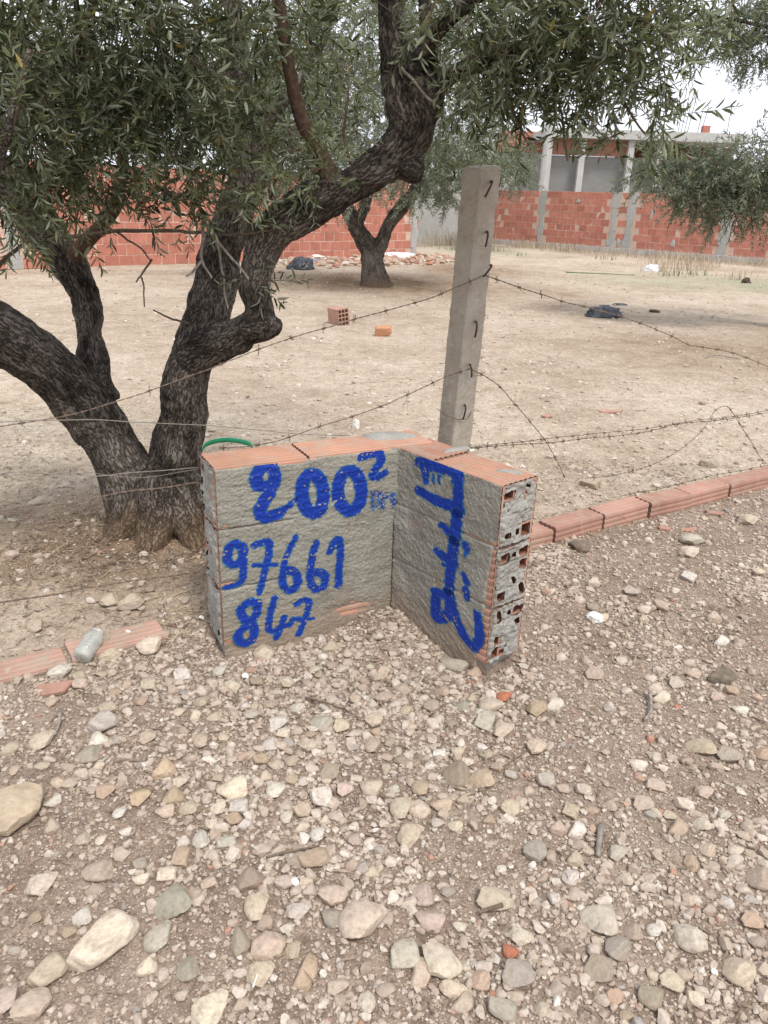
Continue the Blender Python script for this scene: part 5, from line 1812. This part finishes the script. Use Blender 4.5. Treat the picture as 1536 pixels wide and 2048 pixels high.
rg = np.random.default_rng(99)
def tones(n):
    t = np.clip(rg.normal(.60, .18, n), .20, .93)
    u_ = rg.random(n)
    t = np.where(u_ < .045, rg.uniform(.05, .2, n), t)
    t = np.where(u_ > .98, rg.uniform(.95, .99, n), t)
    return np.where(u_ > .993, rg.uniform(.99, 1.0, n), t)


x, y = sample(4500, rg, -3.0, 3.6, .55, 4.3, dens_track)
r = .0080 + .0125 * rg.random(len(x)) ** 1.7; k = free(x, y, r)
pebbles('gravel', x[k], y[k], r[k], ICO2, rg, tones(k.sum()), .30, (.5, .9), (.1, .95))
x, y = sample(38000, rg, -3.0, 3.6, .55, 4.4, lambda a, b_: dens_track(a, b_, .30))
r = .0036 + .0058 * rg.random(len(x)) ** 1.6; k = free(x, y, r)
pebbles('gravel', x[k], y[k], r[k], ICO1, rg, tones(k.sum()), .2, (.5, .9), (.1, .95))
x, y = sample(50000, rg, -3.0, 3.6, .55, 4.6, lambda a, b_: np.clip(dens_track(a, b_, .60), 0, 1))
r = rg.uniform(.0018, .0045, len(x))
OCTA = (np.array([[1, 0, 0], [-1, 0, 0], [0, 1, 0], [0, -1, 0], [0, 0, 1], [0, 0, -1.]]), np.array([[0, 2, 4], [2, 1, 4], [1, 3, 4], [3, 0, 4], [2, 0, 5], [1, 2, 5], [3, 1, 5], [0, 3, 5]]))
pebbles('grit', x, y, r, OCTA, rg, tones(len(x)), .2, (.6, .95), (.1, .9), 'fine stone grit on the gravel track')


def dens_orch(x, y):
    f = 1 - track_fac(x, y)
    cl_ = sst(-.25, .35, n2(x, y, .8, 3, 25))
    return f * (.25 + .75 * cl_) * (np.abs(x) < .8 + .60 * y) * np.clip(4.5 / np.maximum(y, 1), 0, 1) ** 1.0


x, y = sample(9500, rg, -9, 12, 2.2, 22, dens_orch)
r = rg.uniform(.006, .026, len(x)) ** 1.0 * rg.uniform(.5, 1.1, len(x))
k = np.hypot(x - TREE[0], y - TREE[1]) > .30
pebbles('gravel', x[k], y[k], r[k], ICO1, rg, np.clip(tones(k.sum()) + .08, 0, .93), .30, (.4, .8), (.1, .7), 'pale stones scattered over the orchard ground')
x, y = sample(30000, rg, -4, 6, 2.2, 9, dens_orch)
r = rg.uniform(.002, .0065, len(x))
pebbles('grit', x, y, r, OCTA, rg, np.clip(tones(len(x)) + .12, 0, .93), .25, (.5, .9), (.1, .8), 'fine pale grit on the orchard ground')


# ------------------------------------------------------------------ straw, dry leaves and twig litter
def blades(name, x, y, ln, wd, mat, label, rg, lift=.004, bend=.1, tilt=.08, z=None):
    n = len(x)
    th = rg.uniform(0, 2 * np.pi, n)
    D = np.stack([np.cos(th), np.sin(th), rg.normal(0, tilt, n)], -1)
    S = np.stack([-np.sin(th), np.cos(th), rg.normal(0, .3, n)], -1); S = unit(S)
    N_ = np.cross(D, S)
    P = np.stack([x, y, (ground_z(x, y) if z is None else z) + lift * rg.random(n)], -1)
    m = P + D * (ln / 2)[:, None] + S * (ln * rg.normal(0, bend, n))[:, None]
    e = P + D * ln[:, None]
    w = (wd / 2)[:, None]
    V = np.stack([P - S * w * .5, P + S * w * .5, m + S * w + N_ * w * .4, m - S * w + N_ * w * .4, e + S * w * .3, e - S * w * .3], 1).reshape(-1, 3)
    b = (np.arange(n) * 6)[:, None]
    F_ = np.concatenate([b + np.array([[0, 1, 2, 3]]), b + np.array([[3, 2, 4, 5]])], 1).reshape(-1, 4)
    o = link(name, np_mesh(name, V, F_), M[mat])
    tag(o, label, None, None, 'stuff')
    return o


dl = lambda a, b_: np.clip(.25 + .75 * sst(-.1, .4, n2(a, b_, 2.6, 3, 35)), 0, 1) * ~inside_sign(a, b_) * (np.abs(a) < .4 + .62 * np.maximum(b_, .4))
x, y = sample(4200, rg, -2.6, 3, .55, 4.4, dl)
blades('dry_leaf_litter', x, y, rg.uniform(.018, .05, len(x)), rg.uniform(.003, .009, len(x)), 'litter', 'dry fallen olive leaves among the gravel', rg, .012, .08, .15)
x, y = sample(6500, rg, -2.6, 3, .55, 4.4, dl)
blades('twig_litter', x, y, rg.uniform(.012, .06, len(x)), rg.uniform(.0010, .0024, len(x)), 'litter', 'tiny twig bits among the gravel', rg, .010, .12, .12)
ds = lambda a, b_: (1 - track_fac(a, b_)) * np.clip(.3 + .9 * n2(a, b_, 1.0, 3, 45), 0.05, 1) * (np.abs(a) < .8 + .60 * b_) * np.clip(4 / np.maximum(b_, 1), 0, 1)
x, y = sample(26000, rg, -8, 10, 2.2, 20, ds)
blades('straw_litter', x, y, rg.uniform(.02, .10, len(x)), rg.uniform(.0015, .0045, len(x)), 'straw', 'bleached straw scattered over the orchard ground', rg, .010, .12, .10)
th_ = rg.uniform(0, 6.28, 1100); rr_ = .22 + np.abs(rg.normal(0, .20, 1100))
blades('dry_leaf_litter', TREE[0] + rr_ * np.cos(th_) * 1.2, TREE[1] + rr_ * np.sin(th_) - .05, rg.uniform(.02, .06, 1100), rg.uniform(.002, .007, 1100), 'litter', 'dry leaves and twigs heaped round the big olive trunk', rg, .03, .12, .3)
# straw tufts along the border row
t_ = rg.uniform(-1.6, 2.6, 900)
side_ = rg.normal(0, .09, 900)
bx, by = KP[0] + KD[0] * t_ + KN[0] * side_, KP[1] + KD[1] * t_ + KN[1] * side_
blades('straw_litter', bx, by, rg.uniform(.03, .10, 900), rg.uniform(.001, .0025, 900), 'straw', 'dry straw caught along the border bricks', rg, .02, .15, .35)


def tuft(name, spots, mat, label, rg, hgt=(.2, .55), per=60, spread=.35, w=.012):
    V, F_ = [], []
    n = 0
    for (x, y, s) in spots:
        for k in range(int(per * s)):
            px_, py_ = x + rg.normal(0, spread * s), y + rg.normal(0, spread * s * .6)
            h = rg.uniform(*hgt) * s
            th = rg.uniform(0, 6.28); lean = rg.uniform(.1, .7) * h
            d = np.array([math.cos(th), math.sin(th), 0]); sd3 = np.array([-d[1], d[0], 0]) * w * .5
            b0 = np.array([px_, py_, float(0)])
            m = b0 + d * lean * .35 + np.array([0, 0, h * .65]); e = b0 + d * lean + np.array([0, 0, h])
            V += [b0 - sd3, b0 + sd3, m + sd3 * .8, m - sd3 * .8, e]
            F_ += [(n, n + 1, n + 2, n + 3), (n + 3, n + 2, n + 4)]
            n += 5
    o = link(name, np_mesh(name, np.array(V), F_), M[mat])
    tag(o, label, None, None, 'stuff')


sp = []
for k in range(60):
    s = rg.uniform(.0, 13.5)
    p = RW0 + rd * s
    q = np.array([rd[1], -rd[0]]) * rg.uniform(.2, 1.5)
    sp.append((p[0] + q[0], p[1] + q[1], rg.uniform(.5, 1.1)))
tuft('dry_weeds', sp, 'weed', 'dry straw-coloured weeds along the foot of the right wall', rg, (.10, .38), 42, .45, .013)
sp = [(U(x, y, 0)[0], U(x, y, 0)[1], s) for x, y, s in [(1335, 545, .9), (1380, 540, 1.0), (1400, 535, .8), (1310, 530, .7), (1480, 560, .6), (1360, 530, .9)]]
tuft('dry_weeds', sp, 'weed', 'taller dry weed clump beside the white scrap on the right', rg, (.2, .55), 60, .35, .012)
tuft('green_weeds', [(U(x, y, 0)[0], U(x, y, 0)[1], s) for x, y, s in [(1345, 552, .6), (1390, 550, .5), (1210, 520, .5), (950, 500, .7), (1000, 503, .6), (905, 500, .6), (1040, 512, .4)]], 'green_weed', 'low grey-green weeds near the right wall', rg, (.12, .35), 60, .4, .014)
tuft('dry_weeds', [(U(x, y, 0)[0], U(x, y, 0)[1], s) for x, y, s in [(870, 492, .9), (890, 490, 1.0), (850, 494, .7), (910, 490, .8)]], 'weed', 'dry weeds at the foot of the grey rendered wall', rg, (.25, .7), 60, .3, .014)

# rubble at the foot of the left wall
x, y = [], []
for k in range(900):
    t = rg.random()
    px_, py_ = 560 + 330 * t + rg.normal(0, 14), 524 - 6 * t + rg.normal(0, 6)
    g = U(px_, py_, 0); x.append(g[0]); y.append(g[1])
x, y = np.array(x), np.array(y)
k = (x - LW0[0]) * ld[1] - (y - LW0[1]) * ld[0] > .12
pebbles('rubble', x[k], y[k], rg.uniform(.03, .11, k.sum()), ICO1, rg, np.where(rg.random(k.sum()) < .55, rg.uniform(.975, 1.0, k.sum()), rg.uniform(.3, .9, k.sum())), .25, (.4, .9), (0, .6), 'reddish rubble heaped at the foot of the left wall')


# ------------------------------------------------------------------ loose things on the ground
def crumple(name, loc, size, mat, label, cat, seed, flat=.5, sub=4, grp=None, rotz=0.0):
    V, F_ = ico(sub)
    r = 1 + .35 * fbm(V * 1.6 + seed, 3, seed) + .34 * (1 - np.abs(fbm(V * 3.6 + seed, 4, seed + 4)) * 3.4) * .6
    V = V * r[:, None]
    V[:, 2] = np.where(V[:, 2] < 0, V[:, 2] * .12, V[:, 2] * flat)
    edge = np.hypot(V[:, 0], V[:, 1])
    V[:, :2] *= (1 + .25 * fbm(V * 2.2 + 3, 3, seed + 8))[:, None]
    V = V * np.array(size)
    c, s = math.cos(rotz), math.sin(rotz)
    V = V @ np.array([[c, s, 0], [-s, c, 0], [0, 0, 1.0]])
    o = link(name, np_mesh(name, V, F_, False), mat, None, loc)
    tag(o, label, cat, grp)
    return o


def gpt(px, py, up=0.0):
    g = U(px, py, 0); gz = float(ground_z(g[0], g[1])); g = U(px, py, gz)
    return (g[0], g[1], gz + up)


crumple('plastic_bag', gpt(1208, 634), (.21, .13, .17), M['black_plastic'], 'crumpled black plastic bag on the ground right of the post', 'bag', 3, .8)
crumple('plastic_scrap', gpt(1240, 610), (.11, .06, .05), M['black_plastic'], 'small dark scrap behind the crumpled black bag', 'scrap', 9, .5)
crumple('rubbish_bag', gpt(600, 538), (.26, .22, .24), M['black_plastic'], 'stuffed black rubbish bag beside the rubble at the left wall', 'bag', 5, .9)
crumple('plastic_sheet', gpt(626, 526), (.28, .16, .12), M['blue_plastic'], 'blue plastic sheet on the rubble by the left wall', 'sheet', 6, .6)
crumple('white_sack', gpt(634, 520), (.22, .18, .16), M['white_plastic'], 'white scrap beside the blue sheet on the rubble', 'scrap', 8, .7)
crumple('white_sack', gpt(795, 516), (.55, .28, .22), M['white_plastic'], 'white sacks lying right of the mid-distance olive trunk', 'sack', 12, .6)
crumple('white_sack', gpt(712, 513), (.40, .22, .18), M['white_plastic'], 'white sack lying left of the mid-distance olive trunk', 'sack', 14, .6)
crumple('white_scrap', gpt(1302, 543), (.16, .08, .15), M['white_plastic'], 'white plastic scrap caught in weeds before the right wall', 'scrap', 16, 1.0)
crumple('white_scrap', gpt(1405, 520), (.10, .08, .10), M['white_plastic'], 'tiny white scrap before the right wall', 'scrap', 18, 1.0)
crumple('dark_lump', gpt(1308, 625), (.07, .05, .05), M['rust'], 'small dark lump right of the crumpled black bag', 'lump', 22, .8)
crumple('tree_stump', gpt(1492, 566), (.09, .07, .10), M['rust'], 'dark stump on the far ground near the right edge', 'stump', 24, 1.0)
crumple('dirt_clod', gpt(712, 856, .0), (.020, .03, .06), M['shell'], 'pale scrap standing just behind the sign top', 'scrap', 27, 1.0)

# broken hollow brick and clay lump in the orchard
hb = hollow_brick(.22, .15, .20, 3, 4, deep=.15).mesh('hollow_brick'); hb.materials.append(M['clay_row'])
p = gpt(678, 648)
o = link('hollow_brick', hb, None, None, (p[0], p[1], p[2] - .01)); o.rotation_euler = (.1, 0, R(-52))
tag(o, 'hollow clay brick lying open end forward on the orchard ground', 'brick')
p = gpt(764, 672)
o = link('clay_lump', ROCKS[3], None, None, (p[0], p[1], p[2] + .05)); o.scale = (.095, .07, .07); o.color = (.50, .25, .15, 1); o.rotation_euler = (0, 0, .3)
tag(o, 'rounded orange clay lump on the orchard ground right of the hollow brick', 'stone')
for (x, y, w, rz, lab) in [(108, 1382, (.085, .05, .016), .25, 'flat red brick shard left of the gravel below the bottle'), (1428, 1029, (.075, .035, .014), -.5, 'thin red brick shard near the border row at right'), (1327, 1060, (.05, .022, .014), -.45, 'small red brick shard in front of the border row'),
                           (1378, 1062, (.07, .03, .012), .2, 'dull red brick shard among stones before the border row'), (1095, 835, (.07, .04, .02), .3, 'small clay shard on the orchard ground behind the post'), (1220, 826, (.16, .04, .02), -.1, 'long dusty brick shard on the orchard ground')]:
    V, F_ = bevel_box(w, min(w) * .22)
    V = np.array(V); V[:, 0] *= 1 + .5 * V[:, 1] / w[1]; V += .004 * np.stack([fbm(V * 40 + k, 2, k) for k in range(3)], -1)
    p = gpt(x, y)
    o = link('brick_shard', np_mesh('brick_shard', V, F_), M['clay_row'], None, (p[0], p[1], p[2] + w[2] * .45)); o.rotation_euler = (.12, -.08, rz)
    tag(o, lab, 'shard', 'broken clay brick shards on the ground')

# sticks
def stick(pts, r, mat, label):
    P = np.array([U(x, y, float(ground_z(*U(x, y, 0)[:2])) + z) for x, y, z in pts])
    S = spline(P, 6); S += .002 * np.stack([fbm(S * 40 + k * 5, 2, k) for k in range(3)], -1)
    root = np.array([P[0][0], P[0][1], P[0][2]])
    V, F_ = tube_mesh(S - root, np.linspace(r, r * .6, len(S)), 7)
    o = link('stick', np_mesh('stick', V, F_, True), mat, None, root)
    tag(o, label, 'stick', 'fallen sticks on the ground')


stick([(1203, 1650, .012), (1199, 1680, .014), (1196, 1712, .010)], .009, M['wire_grey'], 'short weathered grey stick on the gravel at right')
stick([(1190, 1678, .008), (1172, 1692, .008), (1156, 1704, .006)], .0035, M['twig'], 'thin twig beside the weathered grey stick')
stick([(121, 1420, .012), (118, 1445, .012), (110, 1470, .010)], .006, M['deadtwig'], 'dark stick standing out between stones at left')
stick([(612, 1395, .015), (650, 1405, .018), (690, 1420, .016), (720, 1436, .012)], .0035, M['twig'], 'thin curved twig on the gravel below the sign')
stick([(532, 1715, .014), (580, 1702, .018), (640, 1692, .014)], .0035, M['twig'], 'thin brown twig beside the tan oblong block')
stick([(505, 1975, .03), (515, 1945, .02), (512, 1935, .02)], .002, M['shell'], 'white straw standing in the bottom centre gravel')
stick([(1005, 1810, .016), (965, 1822, .016), (962, 1828, .014)], .005, M['twig'], 'brown twig end below the beige stone')
stick([(1005, 1535, .014), (1040, 1512, .014), (1055, 1500, .012)], .0025, M['twig'], 'thin twig near the smooth rounded orange stone')
stick([(1300, 1385, .02), (1302, 1420, .02), (1290, 1440, .012)], .006, M['deadtwig'], 'bleached root piece on the right of the track')
stick([(1480, 718, .02), (1430, 710, .02), (1410, 716, .01)], .006, M['deadtwig'], 'pale stick on the orchard ground at right')

# snail shells
def shell(px, py, r, label):
    P, RR = [], []
    for k in range(34):
        t = k / 33 * 4.6 * math.pi; f = math.exp(-t * .13)
        P.append([r * .62 * f * math.cos(t), r * .62 * f * math.sin(t), r * .9 * (1 - f)]); RR.append(r * .52 * f)
    V, F_ = tube_mesh(np.array(P), np.array(RR), 9)
    p = gpt(px, py, r * .35)
    o = link('snail_shell', np_mesh('snail_shell', V, F_, True), M['shell'], None, p); o.rotation_euler = (random.uniform(-.6, .6), random.uniform(-.6, .6), random.uniform(0, 6))
    tag(o, label, 'shell', 'empty snail shells on the ground')


shell(258, 1270, .016, 'white snail shell lying between the bottle and the sign')
shell(489, 1356, .014, 'white snail shell in gravel below the left sign wing')
shell(590, 1770, .013, 'striped pale snail shell beside the dusty brown stone at bottom centre')
shell(402, 1238, .011, 'small snail shell stuck near the left end of the sign')
shell(985, 1844, .008, 'tiny white snail shell below the beige stone at lower right')
shell(1426, 1947, .009, 'tiny white snail shell near the bottom right hollowed stone')
shell(1084, 1571, .007, 'tiny white snail shell on bare soil right of the orange rounded stone')

# bottle lying base towards the reader
prof = [(0.0, 0.004), (.020, .0), (.0275, .003), (.0300, .010), (.0300, .075), (.0295, .084), (.0265, .094), (.0215, .101), (.0195, .106), (.0205, .107), (.0205, .113), (.0180, .113)]
n = 28
V = [[r_ * math.cos(2 * math.pi * k / n), r_ * math.sin(2 * math.pi * k / n), z_] for r_, z_ in prof for k in range(n)]
V += [[max(r_ - .0022, 0) * math.cos(2 * math.pi * k / n), max(r_ - .0022, 0) * math.sin(2 * math.pi * k / n), z_ + (.004 if i < 3 else 0)] for i, (r_, z_) in list(enumerate(prof))[::-1] for k in range(n)]
m2 = 2 * len(prof)
F_ = [(j * n + k, j * n + (k + 1) % n, (j + 1) * n + (k + 1) % n, (j + 1) * n + k) for j in range(m2 - 1) for k in range(n)]
tg = NT('cloudy_glass', .28, .5)
tg.b.inputs['Base Color'].default_value = (.66, .70, .64, 1)
tg.b.inputs['Transmission Weight'].default_value = .72
dn = tg.noise(tg.co('Object'), 28, 4, .6)
tg.color(tg.ramp(dn, [(.3, (.74, .76, .70)), (.7, (.92, .94, .90))]))
tg.l(tg.ramp(dn, [(.35, .12), (.7, .55)]), tg.b.inputs['Roughness'])
p = gpt(163, 1330)
bo = link('glass_bottle', np_mesh('glass_bottle', np.array(V), F_, True), tg.m, None, (p[0], p[1], p[2] + .024))
bo.rotation_euler = (R(-72), 0, R(-12))
tag(bo, 'cloudy glass bottle lying on the gravel left of the sign', 'bottle')

# clear plastic lid
q = MB()
n = 26
ring = lambda r_, z_: [[r_ * math.cos(2 * math.pi * k / n), r_ * math.sin(2 * math.pi * k / n), z_] for k in range(n)]
V = np.array(ring(.001, .010) + ring(.022, .010) + ring(.026, .008) + ring(.028, 0) + ring(.032, 0) + ring(.032, -.002))
F_ = [(j * n + k, j * n + (k + 1) % n, (j + 1) * n + (k + 1) % n, (j + 1) * n + k) for j in range(5) for k in range(n)]
o = link('clear_disc', np_mesh('clear_disc', V, F_, True), tg.m, None, gpt(1190, 1240, .012)); o.rotation_euler = (.15, .1, 0)
tag(o, 'clear plastic lid lying right of the sign end', 'lid')

# green strap arching behind the sign, green strip far back
pts = [(404, 900, .0), (412, 889, .02), (432, 882, .035), (455, 880, .04), (478, 882, .035), (497, 887, .015), (505, 893, .0)]
C = spline(np.array([UY(x, y, 3.55) for x, y, z in pts]), 6)
w = .011
V = np.concatenate([C + np.array([0, -.004, w]), C + np.array([0, .004, w]), C + np.array([0, .004, -w]), C + np.array([0, -.004, -w])])
m_ = len(C)
F_ = [(a_ * m_ + k, ((a_ + 1) % 4) * m_ + k, ((a_ + 1) % 4) * m_ + k + 1, a_ * m_ + k + 1) for a_ in range(4) for k in range(m_ - 1)]
o = link('green_strap', np_mesh('green_strap', V - C[0], F_, True), M['green_plastic'], None, C[0])
tag(o, 'bright green plastic strap arching behind the left end of the sign', 'strap')
V, F_ = bevel_box((1.5, .12, .02), .005)
V = np.array(V)
p = gpt(1200, 548)
o = link('green_hose', np_mesh('green_hose', V, F_), M['green_weed'], None, (p[0], p[1], p[2] + .01)); o.rotation_euler = (0, 0, -.12)
tag(o, 'faded green strip lying on the far ground before the right wall', 'strip')
print('objects', len(bpy.data.objects), 'tris approx', sum(len(o.data.polygons) for o in bpy.data.objects if o.type == 'MESH'))
